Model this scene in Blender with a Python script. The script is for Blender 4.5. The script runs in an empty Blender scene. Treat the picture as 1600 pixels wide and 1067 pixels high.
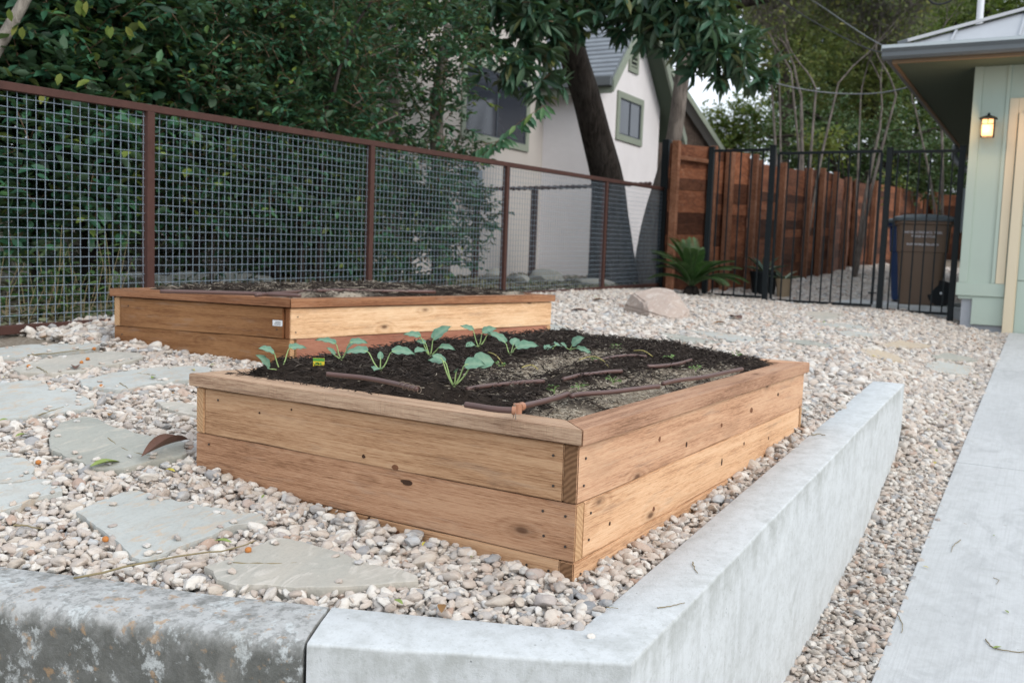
import bpy, bmesh, math, random
import numpy as np
from mathutils import Vector, Matrix, noise as mn

sc = bpy.context.scene
R = math.radians
rng = np.random.default_rng(7)
random.seed(7)

# ------------------------------------------------------------------ camera
F = 1500.0; ROLL = R(2.1); PITCH = R(5.2); YAW = R(29.5); HC = 1.5
_fw = np.array([math.cos(YAW), math.sin(YAW), 0]); _rt = np.array([math.sin(YAW), -math.cos(YAW), 0]); _up = np.array([0, 0, 1.0])
CF = _fw * math.cos(PITCH) - _up * math.sin(PITCH); _u2 = _up * math.cos(PITCH) + _fw * math.sin(PITCH)
CR = _rt * math.cos(ROLL) + _u2 * math.sin(ROLL); CU = _u2 * math.cos(ROLL) - _rt * math.sin(ROLL)
cd = bpy.data.cameras.new("camera"); cam = bpy.data.objects.new("camera", cd)
sc.collection.objects.link(cam); sc.camera = cam
m = Matrix.Identity(4)
for i in range(3):
    m[i][0] = CR[i]; m[i][1] = CU[i]; m[i][2] = -CF[i]
m[0][3], m[1][3], m[2][3] = 0, 0, HC
cam.matrix_world = m
cd.sensor_width = 36; cd.lens = 36 * F / 1600; cd.clip_start = .05; cd.clip_end = 800
cd.dof.use_dof = True; cd.dof.focus_distance = 2.45; cd.dof.aperture_fstop = 5.6

# ------------------------------------------------------------------ sky, sun, exposure
SUN_EL, SUN_AZ = R(36), R(-105)          # azimuth of the sun, measured from +X
w = bpy.data.worlds.new("World"); sc.world = w; w.use_nodes = True
wt = w.node_tree; wt.nodes.clear()
sky = wt.nodes.new('ShaderNodeTexSky'); sky.sky_type = 'NISHITA'; sky.sun_disc = False
sky.sun_elevation = SUN_EL; sky.sun_rotation = math.pi / 2 - SUN_AZ
sky.air_density = 1.0; sky.dust_density = 4.0; sky.ozone_density = 1.0
mixw = wt.nodes.new('ShaderNodeMix'); mixw.data_type = 'RGBA'
mixw.inputs[0].default_value = 0.78
mixw.inputs[7].default_value = (9.2, 9.9, 10.8, 1)      # even cloud cover over the clear sky
bg = wt.nodes.new('ShaderNodeBackground'); bg.inputs[1].default_value = 0.12
wo = wt.nodes.new('ShaderNodeOutputWorld')
wt.links.new(sky.outputs[0], mixw.inputs[6]); wt.links.new(mixw.outputs[2], bg.inputs[0]); wt.links.new(bg.outputs[0], wo.inputs[0])
sl = bpy.data.lights.new("sun", 'SUN'); sl.energy = 1.2; sl.angle = R(30); sl.color = (1, .96, .9)
so = bpy.data.objects.new("sun", sl); sc.collection.objects.link(so)
sd = Vector((math.cos(SUN_EL) * math.cos(SUN_AZ), math.cos(SUN_EL) * math.sin(SUN_AZ), math.sin(SUN_EL)))
so.rotation_euler = sd.to_track_quat('Z', 'Y').to_euler(); so.location = (0, -5, 12)
sc.view_settings.view_transform = 'Standard'; sc.view_settings.look = 'None'
sc.view_settings.exposure = 0.42; sc.view_settings.gamma = 1
sc.cycles.max_bounces = 6; sc.cycles.diffuse_bounces = 3; sc.cycles.glossy_bounces = 2
sc.cycles.transmission_bounces = 3; sc.cycles.transparent_max_bounces = 4
sc.cycles.caustics_reflective = False; sc.cycles.caustics_refractive = False

# ------------------------------------------------------------------ pixel helpers (photo pixels -> points in the place)
def ray(px, py): return CF + CR * (px - 800) / F - CU * (py - 533.5) / F
def Pz(px, py, z):
    d = ray(px, py); return np.array([0, 0, HC]) + d * ((z - HC) / d[2])
def Pd(px, py, dep): return np.array([0, 0, HC]) + ray(px, py) * dep
def Px(px, py, x):
    d = ray(px, py); return np.array([0, 0, HC]) + d * (x / d[0])
def Py(px, py, y):
    d = ray(px, py); return np.array([0, 0, HC]) + d * (y / d[1])

# ------------------------------------------------------------------ terrain heights
_cp = np.array([(1.95,.93,.725),(2.03,2.24,.80),(2.85,.95,.74),(4.05,.92,.832),(5.2,.95,.872),(3.4,4.37,1.03),(5.27,2.7,.98),(12.2,3.15,1.03),(11.74,1.77,1.0),
                (11.3,.95,.985),(3.03,4.68,1.01),(10.4,4.7,1.12),(1.45,2.0,.71),(1.6,1.2,.71),(6.5,1.3,.91),(8.5,1.4,.94),(7.5,3.4,1.04),(6.0,4.6,1.05),(1.2,3.5,.82)])
def _U(r2): return np.where(r2 > 1e-9, r2 * np.log(r2 + 1e-12), 0) * .5
NCP = len(_cp); _K = _U(((_cp[:, None, :2] - _cp[None, :, :2]) ** 2).sum(-1)) + np.eye(NCP) * .15
_P = np.c_[np.ones(NCP), _cp[:, :2]]
TPS = np.linalg.solve(np.block([[_K, _P], [_P.T, np.zeros((3, 3))]]), np.r_[_cp[:, 2], 0, 0, 0])
def upper(x, y):
    xc = np.clip(x, 1.0, 12.3); yc = np.clip(y, .85, 4.8)
    q = np.stack([xc, yc], -1)
    U = _U(((q[..., None, :] - _cp[:, :2]) ** 2).sum(-1))
    z = U @ TPS[:NCP] + TPS[NCP] + TPS[NCP + 1] * xc + TPS[NCP + 2] * yc
    return z + np.clip(x - 12.3, 0, 20) * .045 + np.clip(y - 5, 0, 12) * .012
def lower(x): return np.interp(x, [-8, 3.13, 4.12, 5.05, 6.8, 10.93, 11.4], [-.6, .195, .295, .385, .53, .84, .87])
# walls in plan
A_in, B_in, A_out, B_out = np.array((1.78, .82)), np.array((5.36, .822)), np.array((1.685, .662)), np.array((5.355, .664))
def wall_mid_y(x): return .741 + 0 * x
def wall_mid_x(y): return 1.73 - .305 * (y - .74)
def sm(t): t = np.clip(t, 0, 1); return t * t * (3 - 2 * t)
def G(x, y):
    x = np.asarray(x, float); y = np.asarray(y, float)
    up = upper(x, y); lo = lower(x) - .03 + .20 * sm((x - 4.1) / 1.5) * np.clip((y - .44) / .24, 0, 1)
    t_step = sm((y - .741) / .06 + .5)
    wid = .42 + np.clip(x - 5.3, 0, 3) * .25
    t_soft = sm((y - .42) / wid)
    b = sm((x - 5.22) / .16)
    lo = lo * (1 - b) + (lower(x) - .03) * b
    t = t_step * (1 - b) + t_soft * b
    tx = sm((x - wall_mid_x(y)) / .06 + .5)
    t = t * tx
    z = up * t + lo * (1 - t)
    return z
def G1(x, y): return float(G(np.array([x]), np.array([y]))[0])
def gnd(px, py, dz=0.0):
    z = .9
    for _ in range(25):
        p = Pz(px, py, z); z = .5 * z + .5 * (G1(p[0], p[1]) + dz)
    return Pz(px, py, z)

# ------------------------------------------------------------------ node helpers
class NT:
    def __init__(s, name, rough=.8, spec=.3):
        s.m = bpy.data.materials.new(name); s.m.use_nodes = True; s.t = s.m.node_tree
        s.b = s.t.nodes['Principled BSDF']; s.b.inputs['Roughness'].default_value = rough
        s.b.inputs['Specular IOR Level'].default_value = spec
    def n(s, typ, ins=None, **props):
        nd = s.t.nodes.new('ShaderNode' + typ)
        for k, v in props.items(): setattr(nd, k, v)
        for k, v in (ins or {}).items(): s.put(nd.inputs[k], v)
        return nd
    def put(s, sock, v):
        if isinstance(v, bpy.types.NodeSocket): s.t.links.new(v, sock)
        else:
            if sock.type == 'RGBA' and len(v) == 3: v = (*v, 1)
            sock.default_value = v
    def mth(s, op, a, b=0.0, c=0.0, clamp=False):
        nd = s.n('Math', {0: a, 1: b, 2: c}, operation=op); nd.use_clamp = clamp; return nd.outputs[0]
    def mix(s, f, a, b, blend='MIX'):
        nd = s.n('Mix', {0: f, 6: a, 7: b}, data_type='RGBA', blend_type=blend); return nd.outputs[2]
    def ramp(s, f, stops, interp='LINEAR'):
        nd = s.n('ValToRGB', {0: f}); cr = nd.color_ramp; cr.interpolation = interp
        while len(cr.elements) < len(stops): cr.elements.new(.5)
        for e, (p, c) in zip(cr.elements, stops):
            e.position = p; e.color = (*c, 1) if isinstance(c, tuple) else (c, c, c, 1)
        return nd.outputs[0]
    def obj(s, scale=(1, 1, 1), off=None):
        tc = s.n('TexCoord').outputs['Object']
        if off is not None: tc = s.n('VectorMath', {0: tc, 1: off}, operation='ADD').outputs[0]
        return s.n('Mapping', {'Vector': tc, 'Scale': scale}).outputs[0]
    def pos(s, scale=(1, 1, 1)):
        g = s.n('NewGeometry').outputs['Position']
        return s.n('Mapping', {'Vector': g, 'Scale': scale}).outputs[0]
    def noise(s, v, scale=1., det=4., rough=.55, dist=0.):
        return s.n('TexNoise', {'Vector': v, 'Scale': scale, 'Detail': det, 'Roughness': rough, 'Distortion': dist}).outputs[0]
    def bump(s, h, strength=.4, dist=.005):
        s.put(s.b.inputs['Normal'], s.n('Bump', {'Height': h, 'Strength': strength, 'Distance': dist}).outputs[0])
    def col(s, c): s.put(s.b.inputs['Base Color'], c)

def flat_mat(name, c, rough=.6, spec=.3, metal=0., var=.12, nscale=8, bump=.15):
    k = NT(name, rough, spec); f = k.noise(k.obj(), nscale, 5, .6)
    k.col(k.mix(f, tuple(x * (1 - var) for x in c), tuple(x * (1 + var) for x in c)))
    k.b.inputs['Metallic'].default_value = metal
    if bump: k.bump(k.noise(k.obj(), nscale * 8, 3), bump, .003)
    return k.m

def wood_mat(name, c_lo, c_mid, c_hi, knot=(.07, .03, .015), rough=.75, knots=1.0, stain=.5, saw=.0):
    k = NT(name, rough, .2)
    rnd = k.n('ObjectInfo').outputs['Random']
    off = k.n('CombineXYZ', {0: k.mth('MULTIPLY', rnd, 37.), 1: k.mth('MULTIPLY', rnd, 11.), 2: k.mth('MULTIPLY', rnd, 23.)}).outputs[0]
    v = k.obj(off=off)
    mp = lambda sc_: k.n('Mapping', {'Vector': v, 'Scale': sc_}).outputs[0]
    # knots
    vor = k.n('TexVoronoi', {'Vector': mp((3.6, 8.5, 8.5)), 'Scale': 1., 'Randomness': 1.}, feature='F1')
    kd = vor.outputs['Distance']; kc = k.n('SeparateColor', {0: vor.outputs['Color']}).outputs[0]
    gate = k.mth('GREATER_THAN', kc, 1 - .45 * knots)
    kr = k.mth('MULTIPLY', gate, k.ramp(kd, [(0, 1.), (.05, .9), (.085, .3), (.14, 0.)]))
    halo = k.mth('MULTIPLY', gate, k.ramp(kd, [(0, 1.), (.3, 0.)]))
    # growth figure: contour lines of a stretched noise, pulled round knots
    base = k.noise(mp((.30, 5.5, 5.5)), 1., 2, .5, .15)
    base = k.mth('ADD', base, k.mth('MULTIPLY', halo, .25))
    ring = k.mth('PINGPONG', k.mth('MULTIPLY', base, 17.), 1.)
    fine = k.noise(mp((5, 210, 210)), 1., 4, .65)
    fib = k.noise(mp((26, 520, 520)), 1., 3, .7)
    broad = k.noise(mp((1.3, 3.5, 3.5)), 1., 3, .6)
    f = k.mth('ADD', k.mth('MULTIPLY', ring, .16), k.mth('ADD', k.mth('MULTIPLY', k.ramp(fine, [(.34, 0.), (.66, 1.)]), .25), k.mth('MULTIPLY', k.ramp(fib, [(.36, 0.), (.64, 1.)]), .26)))
    f = k.mth('ADD', f, k.mth('MULTIPLY', broad, .60)); f = k.mth('ADD', f, .045)
    c = k.ramp(f, [(.34, tuple(x * .92 for x in c_lo)), (.47, c_lo), (.64, c_mid), (.86, c_hi)])
    c = k.mix(k.mth('MULTIPLY', k.ramp(k.noise(mp((1.1, 6, 6)), 1.7, 4, .6, .8), [(.55, 0.), (.78, 1.)]), stain), c, tuple(x * .55 for x in c_mid), 'MIX')
    c = k.mix(k.mth('MULTIPLY', halo, .35), c, tuple(x * .75 for x in c_lo))
    c = k.mix(k.mth('MULTIPLY', kr, .85), c, knot)
    # grey weathered flecks
    c = k.mix(k.ramp(k.noise(mp((6, 40, 40)), 1., 3), [(.58, 0.), (.8, .34)]), c, (.26, .21, .17))
    hv = k.mth('MULTIPLY_ADD', rnd, .28, .86)
    c = k.mix(1.0, c, k.n('CombineXYZ', {0: hv, 1: hv, 2: hv}).outputs[0], 'MULTIPLY')
    k.col(c)
    h = k.mth('ADD', k.mth('MULTIPLY', fine, .6), k.mth('MULTIPLY', fib, .4))
    if saw:
        sw = k.n('TexWave', {'Vector': mp((1, .1, .1)), 'Scale': 70., 'Distortion': 6., 'Detail': 2.}, wave_type='BANDS').outputs['Fac'] if False else k.noise(mp((230, 14, 14)), 1., 2)
        h = k.mth('ADD', h, k.mth('MULTIPLY', sw, saw))
        k.put(k.b.inputs['Roughness'], .9)
    h = k.mth('SUBTRACT', h, k.mth('MULTIPLY', kr, .6))
    k.bump(h, .65, .003)
    return k.m

def leaf_mat(name, stops, rough=.38, spec=.45, trans=.12):
    k = NT(name, rough, spec)
    a = k.n('Attribute', attribute_name='tint').outputs['Fac']
    c = k.ramp(a, stops)
    c = k.mix(k.mth('MULTIPLY', k.noise(k.pos(), 35, 2), .3), c, (.02, .03, .01), 'MIX')
    k.col(c)
    back = k.n('NewGeometry').outputs['Backfacing']
    c2 = k.mix(k.mth('MULTIPLY', back, .35), c, (.16, .2, .12)); k.col(c2)
    out = k.t.nodes['Material Output']
    tr = k.n('BsdfTranslucent', {'Color': k.mix(.5, c, (.10, .16, .02))})
    ms = k.n('MixShader', {0: trans, 1: k.b.outputs[0], 2: tr.outputs[0]})
    k.t.links.new(ms.outputs[0], out.inputs[0])
    return k.m

def bark_mat(name, c1, c2, scale=1., bump=.8):
    k = NT(name, .95, .1); v = k.obj((9 * scale, 9 * scale, 2.2 * scale))
    a = k.noise(v, 2.2, 6, .65, .6); b = k.noise(k.obj(), 2.5 * scale, 3)
    k.col(k.mix(a, c1, c2)); k.col(k.mix(k.ramp(b, [(.5, 0.), (.75, .5)]), k.mix(k.ramp(a, [(.35, 0.), (.65, 1.)]), c1, c2), tuple(x * .7 + .03 for x in c2)))
    k.bump(a, bump, .03); return k.m

M = {}
M['cedar'] = wood_mat('cedar_side', (.26, .135, .068), (.43, .245, .132), (.55, .345, .20), stain=.4)
M['cedar_dk'] = wood_mat('cedar_side_brown', (.21, .105, .055), (.36, .195, .11), (.46, .275, .165), stain=.6)
M['cedar_r2'] = wood_mat('cedar_side_tan', (.31, .165, .092), (.50, .285, .17), (.59, .375, .235), stain=.6)
M['cedar_r'] = wood_mat('cedar_side_light', (.38, .205, .11), (.60, .36, .205), (.68, .45, .28), stain=.35)
M['cedar_cap'] = wood_mat('cedar_cap_rough', (.21, .125, .08), (.36, .235, .155), (.50, .35, .24), saw=1.1, knots=.7, stain=.4)
M['cedar_cap_r'] = wood_mat('cedar_cap_red', (.23, .125, .075), (.40, .225, .14), (.50, .31, .20), saw=1.0, knots=.7, stain=.4)
M['cedar_red'] = wood_mat('cedar_reddish', (.22, .085, .055), (.33, .14, .09), (.42, .20, .13), stain=.3, knots=.6)
M['cedar_pale'] = wood_mat('cedar_pale', (.50, .29, .15), (.70, .45, .26), (.80, .58, .37), stain=.12, knots=.5)
M['cedar_brown'] = wood_mat('cedar_brown', (.12, .05, .02), (.20, .095, .04), (.28, .145, .065), stain=.4)
M['cedar_capb'] = wood_mat('cedar_cap_brown', (.15, .062, .03), (.26, .12, .06), (.35, .185, .10), stain=.4)
M['endgrain'] = wood_mat('cedar_endgrain', (.10, .055, .025), (.22, .12, .05), (.30, .18, .08), knots=0., stain=.6)
def end_mat(name, a, b):
    k = NT(name, .85, .15); v = k.n('Mapping', {'Vector': k.n('TexCoord').outputs['Object'], 'Rotation': (R(38), 0, 0)}).outputs[0]
    w1 = k.n('TexWave', {'Vector': v, 'Scale': 26., 'Distortion': 7., 'Detail': 2., 'Detail Scale': .6}, wave_type='BANDS', bands_direction='Z').outputs['Fac']
    n = k.noise(v, 60, 4, .6); k.col(k.mix(k.mth('ADD', k.mth('MULTIPLY', w1, .45), k.mth('MULTIPLY', n, .6)), a, b)); k.bump(w1, .4, .002); return k.m
M['endgrain'] = end_mat('endgrain_dark', (.085, .042, .02), (.27, .15, .08))
M['endgrain_l'] = end_mat('endgrain_light', (.36, .20, .10), (.56, .36, .20))
M['endgrain_b'] = end_mat('endgrain_brown', (.16, .06, .025), (.30, .135, .06))
M['fencewood'] = wood_mat('fence_boards', (.05, .019, .011), (.105, .042, .023), (.165, .072, .04), stain=.8, knots=.8)
_m = M['fencewood']; _t = _m.node_tree; _b = _t.nodes['Principled BSDF']; _l = _b.inputs['Base Color'].links[0].from_socket
_at = _t.nodes.new('ShaderNodeAttribute'); _at.attribute_name = 'tint'; _mx = _t.nodes.new('ShaderNodeMix'); _mx.data_type = 'RGBA'; _mx.blend_type = 'MULTIPLY'; _mx.inputs[0].default_value = 1
_cr = _t.nodes.new('ShaderNodeValToRGB'); _cr.color_ramp.elements[0].color = (.45, .42, .42, 1); _cr.color_ramp.elements[1].color = (1.9, 1.75, 1.6, 1)
_t.links.new(_at.outputs['Fac'], _cr.inputs[0]); _t.links.new(_l, _mx.inputs[6]); _t.links.new(_cr.outputs[0], _mx.inputs[7]); _t.links.new(_mx.outputs[2], _b.inputs['Base Color'])
M['fencepost'] = wood_mat('fence_post_wood', (.11, .045, .024), (.185, .08, .043), (.25, .12, .07), stain=.3, knots=.4)

def concrete_mat(name, base, dirt, old=False, drive=False):
    k = NT(name, .88, .2); p = k.pos()
    n1 = k.noise(p, 3., 5, .6); n2 = k.noise(p, 22., 5, .65); n3 = k.noise(p, 240., 3, .7)
    c = k.mix(n1, tuple(x * .88 for x in base), tuple(x * 1.08 for x in base))
    c = k.mix(k.ramp(n2, [(.42, .0), (.75, .35)]), c, dirt)
    g = k.n('NewGeometry'); nz = k.n('SeparateXYZ', {0: g.outputs['Normal']}).outputs[2]
    side = k.mth('SUBTRACT', 1., k.mth('ABSOLUTE', nz), clamp=True)
    streak = k.noise(k.pos((13, 13, .9)), 1., 5, .68, .35)
    if not drive:
        px_ = k.n('SeparateXYZ', {0: p}).outputs[0]; c = k.mix(k.mth('MULTIPLY', side, k.mth('MULTIPLY', k.ramp(streak, [(.48, 0.), (.74, .6)]), k.ramp(k.mth('MULTIPLY', px_, .2), [(.34, 1.), (.62, .22)]))), c, dirt)
        pz = k.n('SeparateXYZ', {0: p}); topz = k.mth('MULTIPLY_ADD', k.mth('MAXIMUM', k.mth('SUBTRACT', pz.outputs[0], 1.78), 0.), .05, .72)
        below = k.mth('MULTIPLY', k.mth('SUBTRACT', topz, pz.outputs[2]), 5.)
        bn = k.mth('ADD', below, k.mth('MULTIPLY', k.mth('SUBTRACT', k.noise(k.pos((5, 5, .7)), 1., 5, .7), .5), 1.3))
        c = k.mix(k.mth('MULTIPLY', side, k.mth('MULTIPLY', k.ramp(bn, [(.02, 1.), (.45, 0.)]), k.ramp(n2, [(.3, .25), (.6, .6)]))), c, dirt)
        c = k.mix(k.ramp(k.noise(p, 75., 4, .75), [(.55, 0.), (.68, .35)]), c, dirt)
        # trowel scratches on top
        sw = k.n('TexWave', {'Vector': k.pos((1, 1, 1)), 'Scale': 23., 'Distortion': 34., 'Detail': 5., 'Detail Scale': 1.6}, wave_type='RINGS').outputs['Fac']
        tp = k.mth('MULTIPLY', k.mth('SUBTRACT', 1., side), k.ramp(sw, [(.5, 0.), (1., .10)]))
        c = k.mix(tp, c, dirt)
        h = k.mth('ADD', n2, k.mth('MULTIPLY', k.mth('ADD', n3, k.mth('MULTIPLY', sw, .18)), .4))
    else:
        bro = k.noise(k.pos((3, 160, 10)), 1., 3); c = k.mix(k.ramp(bro, [(.45, 0.), (.75, .30)]), c, dirt)
        sp = k.noise(k.pos((2.2, 5, 1)), 1.2, 5, .7, 1.); c = k.mix(k.ramp(sp, [(.52, 0.), (.70, .5)]), c, tuple(x * .62 for x in base)); c = k.mix(k.ramp(k.noise(p, 1.3, 3, .5), [(.4, 0.), (.65, .35)]), c, tuple(x * .72 for x in base))
        c = k.mix(k.ramp(k.noise(p, 14., 3, .7), [(.68, 0.), (.76, .45)]), c, (.22, .20, .17))
        h = k.mth('ADD', n2, k.mth('MULTIPLY', k.mth('ADD', n3, bro), .35))
    if old:
        zz = k.n('SeparateXYZ', {0: p}).outputs[2]
        low = k.ramp(k.mth('ADD', k.mth('MULTIPLY', k.mth('SUBTRACT', .722, zz), 11.), k.mth('MULTIPLY', k.mth('SUBTRACT', n2, .5), 1.5)), [(.0, 0.), (.55, 1.)])
        lich = k.noise(p, 9., 8, .72, .4)
        fl = k.noise(p, 70., 5, .75)
        dk = k.ramp(k.mth('ADD', k.mth('MULTIPLY', lich, .72), k.mth('MULTIPLY', fl, .42)), [(.38, 0.), (.50, .72), (.60, .95)])
        dark = k.mix(fl, (.042, .047, .045), (.16, .16, .145))
        c = k.mix(k.mth('MULTIPLY', low, dk), c, dark)
        c = k.mix(k.mth('MULTIPLY', low, .40), c, dark)
        wh = k.noise(k.pos((1, 1, .85)), 17., 8, .74, .1)
        c = k.mix(k.mth('MULTIPLY', k.ramp(wh, [(.54, 0.), (.60, .85)]), k.ramp(fl, [(.35, .35), (.55, 1.)])), c, (.50, .53, .53))
        c = k.mix(k.ramp(k.noise(p, 30., 3, .6), [(.60, 0.), (.67, .65)]), c, (.36, .235, .13))
        c = k.mix(k.ramp(k.noise(p, 48., 4, .7), [(.50, 0.), (.60, .55)]), c, (.15, .155, .145))
        h = k.mth('ADD', h, k.mth('MULTIPLY', fl, 1.2))
    vo = k.n('TexVoronoi', {'Vector': p, 'Scale': 38., 'Randomness': 1.}, feature='F1'); vg = k.n('SeparateColor', {0: vo.outputs['Color']}).outputs[0]
    pit = k.mth('MULTIPLY', k.mth('GREATER_THAN', vg, .80), k.ramp(vo.outputs['Distance'], [(.05, 1.), (.11, 0.)]))
    c = k.mix(k.mth('MULTIPLY', pit, .75), c, tuple(x * .35 for x in base)); h = k.mth('SUBTRACT', h, k.mth('MULTIPLY', pit, .8))
    c = k.mix(k.ramp(k.noise(p, 5.5, 6, .72, 1.), [(.52, 0.), (.66, .30)]), c, dirt)
    k.col(c); k.bump(h, .5, .004)
    return k.m
M['conc'] = concrete_mat('concrete', (.545, .57, .58), (.26, .27, .25))
M['conc_old'] = concrete_mat('old_concrete', (.42, .425, .42), (.26, .26, .24), old=True)
M['drive'] = concrete_mat('driveway_concrete', (.50, .515, .52), (.33, .335, .33), drive=True)

def pebble_mat(name, stops):
    k = NT(name, .72, .3)
    r = k.n('ObjectInfo').outputs['Random']
    c = k.ramp(r, stops)
    n = k.noise(k.obj(), 2.6, 5, .6)
    c = k.mix(k.ramp(n, [(.45, 0.), (.75, .38)]), c, (.30, .22, .17))
    c = k.mix(k.ramp(k.noise(k.obj((1, 1, 4)), 1.7, 3, .5, 1.5), [(.55, 0.), (.68, .3)]), c, (.72, .68, .63))
    c = k.mix(.18, c, (.50, .46, .42)); c = k.mix(1., c, (.885, .88, .86), 'MULTIPLY'); k.col(c); k.bump(n, .25, .05); return k.m
_ps = [(.0, (.66, .62, .57)), (.12, (.74, .71, .67)), (.24, (.55, .47, .41)), (.34, (.60, .53, .47)), (.44, (.44, .36, .31)), (.53, (.72, .69, .65)),
       (.62, (.38, .34, .32)), (.70, (.55, .48, .41)), (.77, (.28, .30, .33)), (.83, (.64, .55, .48)), (.88, (.40, .25, .18)), (.92, (.48, .51, .54)), (.96, (.74, .72, .69)), (1., (.17, .19, .22))]
M['pebble'] = pebble_mat('pebble', _ps)
k = NT('dirt', .95, .1); _a = k.noise(k.pos(), 7, 6, .65); _b = k.noise(k.pos(), 60, 4, .7)
_c = k.mix(_a, (.13, .105, .08), (.24, .20, .155)); k.col(k.mix(k.ramp(_b, [(.45, 0.), (.7, .8)]), _c, (.36, .33, .28))); k.bump(_b, .8, .01); M['dirt'] = k.m

def stone_mat(name, c1, c2, c3):
    k = NT(name, .8, .25); v = k.pos((1, 1, 1)); n1 = k.noise(v, 2.6, 5, .6, .6); n2 = k.noise(k.pos((3, 7, 3)), 1.9, 6, .65, 2.2); n3 = k.noise(v, 90, 4, .7)
    rnd = k.n('ObjectInfo').outputs['Random']
    c = k.mix(k.ramp(n1, [(.35, 0.), (.65, 1.)]), c1, c2)
    c = k.mix(k.ramp(n2, [(.53, 0.), (.62, .75)]), c, c3); n4 = k.noise(v, 11., 5, .7, .5); c = k.mix(k.ramp(n4, [(.5, 0.), (.7, .4)]), c, tuple(x * .72 for x in c3))
    c = k.mix(k.ramp(n3, [(.5, 0.), (.75, .25)]), c, tuple(x * .5 for x in c2))
    k.col(c); k.bump(k.mth('ADD', k.mth('MULTIPLY', k.ramp(n2, [(.4, 0.), (.6, 1.)]), .3), k.mth('ADD', k.mth('MULTIPLY', n3, .3), k.mth('MULTIPLY', n4, .6))), .6, .005); return k.m
M['flag_blue'] = stone_mat('flagstone_blue', (.43, .445, .425), (.375, .39, .37), (.46, .37, .28))
M['flag_tan'] = stone_mat('flagstone_tan', (.45, .41, .35), (.37, .36, .32), (.50, .47, .42))
M['flag_green'] = stone_mat('flagstone_green', (.37, .37, .33), (.28, .29, .26), (.45, .42, .36))
M['flag_brown'] = stone_mat('flagstone_brown', (.46, .38, .28), (.40, .34, .27), (.48, .43, .36))
M['rock'] = stone_mat('boulder_limestone', (.44, .355, .30), (.36, .29, .25), (.52, .46, .41))
M['limestone'] = stone_mat('limestone', (.34, .34, .30), (.24, .24, .21), (.40, .38, .33))

k = NT('soil', .97, .08); v = k.pos(); s1 = k.noise(v, 28, 6, .75); s2 = k.noise(v, 5, 3, .6, .5)
att = k.n('Attribute', attribute_name='sandy').outputs['Fac']
dk = k.mix(s1, (.016, .012, .010), (.062, .047, .038)); sn = k.mix(k.noise(v, 120, 4, .7), (.25, .21, .165), (.52, .45, .36))
k.col(k.mix(att, dk, sn)); k.bump(k.mth('ADD', s1, k.noise(v, 150, 3, .7)), 1., .012); M['soil'] = k.m
k = NT('mulch', .9, .12); a_ = k.n('Attribute', attribute_name='tint').outputs['Fac']
k.col(k.ramp(a_, [(0, (.018, .014, .012)), (.5, (.052, .041, .035)), (.85, (.065, .052, .045)), (1, (.13, .11, .09))])); M['mulch'] = k.m
k = NT('straw', .9, .12); a_ = k.n('Attribute', attribute_name='tint').outputs['Fac']
k.col(k.ramp(a_, [(0, (.16, .13, .10)), (.5, (.42, .36, .28)), (1, (.64, .58, .48))])); M['straw'] = k.m

M['rust'] = flat_mat('rusty_steel', (.072, .033, .026), .7, .3, .2, .35, 14, .4)
M['rustline'] = flat_mat('dark_iron', (.06, .035, .03), .7, .3, .2, .3, 14, .4)
M['wire'] = flat_mat('galvanised_wire', (.24, .30, .36), .6, .35, .2, .1, 20, 0)
M['black'] = flat_mat('black_paint', (.008, .012, .014), .6, .25, 0, .2, 10, 0)
M['stucco'] = flat_mat('stucco', (.74, .72, .73), .95, .1, 0, .13, 1.6, .8)
M['stucco_b'] = flat_mat('stucco_beige', (.50, .47, .44), .95, .1, 0, .12, 1.0, .5)
M['trim_green'] = flat_mat('green_trim', (.25, .285, .23), .6, .3, 0, .08, 4, .1)
k = NT('window_glass', .08, .6); k.col(k.mix(k.noise(k.pos(), 1.5, 3), (.012, .016, .024), (.045, .052, .068))); M['glass'] = k.m
M['frame_dark'] = flat_mat('window_frame_dark', (.05, .06, .075), .5, .4, 0, .1, 4, 0)
M['ironroof'] = None
k = NT('corrugated_roof', .6, .4); xx = k.n('SeparateXYZ', {0: k.pos()}).outputs[0]
wv = k.mth('SINE', k.mth('MULTIPLY', xx, 82.)); k.bump(wv, .9, .02)
cc = k.mix(k.noise(k.pos((8, 2, 2)), 1., 5, .7), (.12, .14, .17), (.30, .34, .38)); k.col(k.mix(k.ramp(wv, [(0, 0.), (1, .35)]), cc, (.07, .08, .09))); M['ironroof'] = k.m
M['sage'] = flat_mat('sage_siding', (.42, .50, .435), .7, .25, 0, .04, 2, .15)
M['cream'] = flat_mat('cream_trim', (.66, .575, .42), .6, .3, 0, .04, 2, .1)
M['found'] = flat_mat('foundation_grey', (.36, .38, .41), .85, .2, 0, .08, 3, .3)
M['metalroof'] = flat_mat('metal_roof', (.34, .36, .385), .5, .4, .2, .14, 2.5, .1)
M['gutter'] = flat_mat('gutter_grey', (.12, .135, .145), .5, .4, .1, .08, 3, 0)
M['gutter_lip'] = flat_mat('gutter_lip', (.45, .50, .52), .45, .4, .1, .08, 3, 0)
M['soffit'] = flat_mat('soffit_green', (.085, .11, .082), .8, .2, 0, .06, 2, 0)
M['fascia'] = flat_mat('fascia_wood', (.22, .145, .085), .7, .2, 0, .1, 5, 0)
M['white'] = flat_mat('white_plastic', (.72, .74, .76), .5, .4, 0, .03, 3, 0)
M['boxgrey'] = flat_mat('meter_grey', (.25, .29, .32), .6, .4, 0, .05, 3, 0)
M['binbrown'] = flat_mat('bin_brown', (.17, .115, .08), .55, .4, 0, .06, 3, 0)
M['binlid'] = flat_mat('bin_lid', (.10, .125, .14), .45, .5, 0, .1, 3, 0)
M['binblue'] = flat_mat('bin_blue', (.02, .05, .14), .5, .4, 0, .1, 3, 0)
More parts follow.
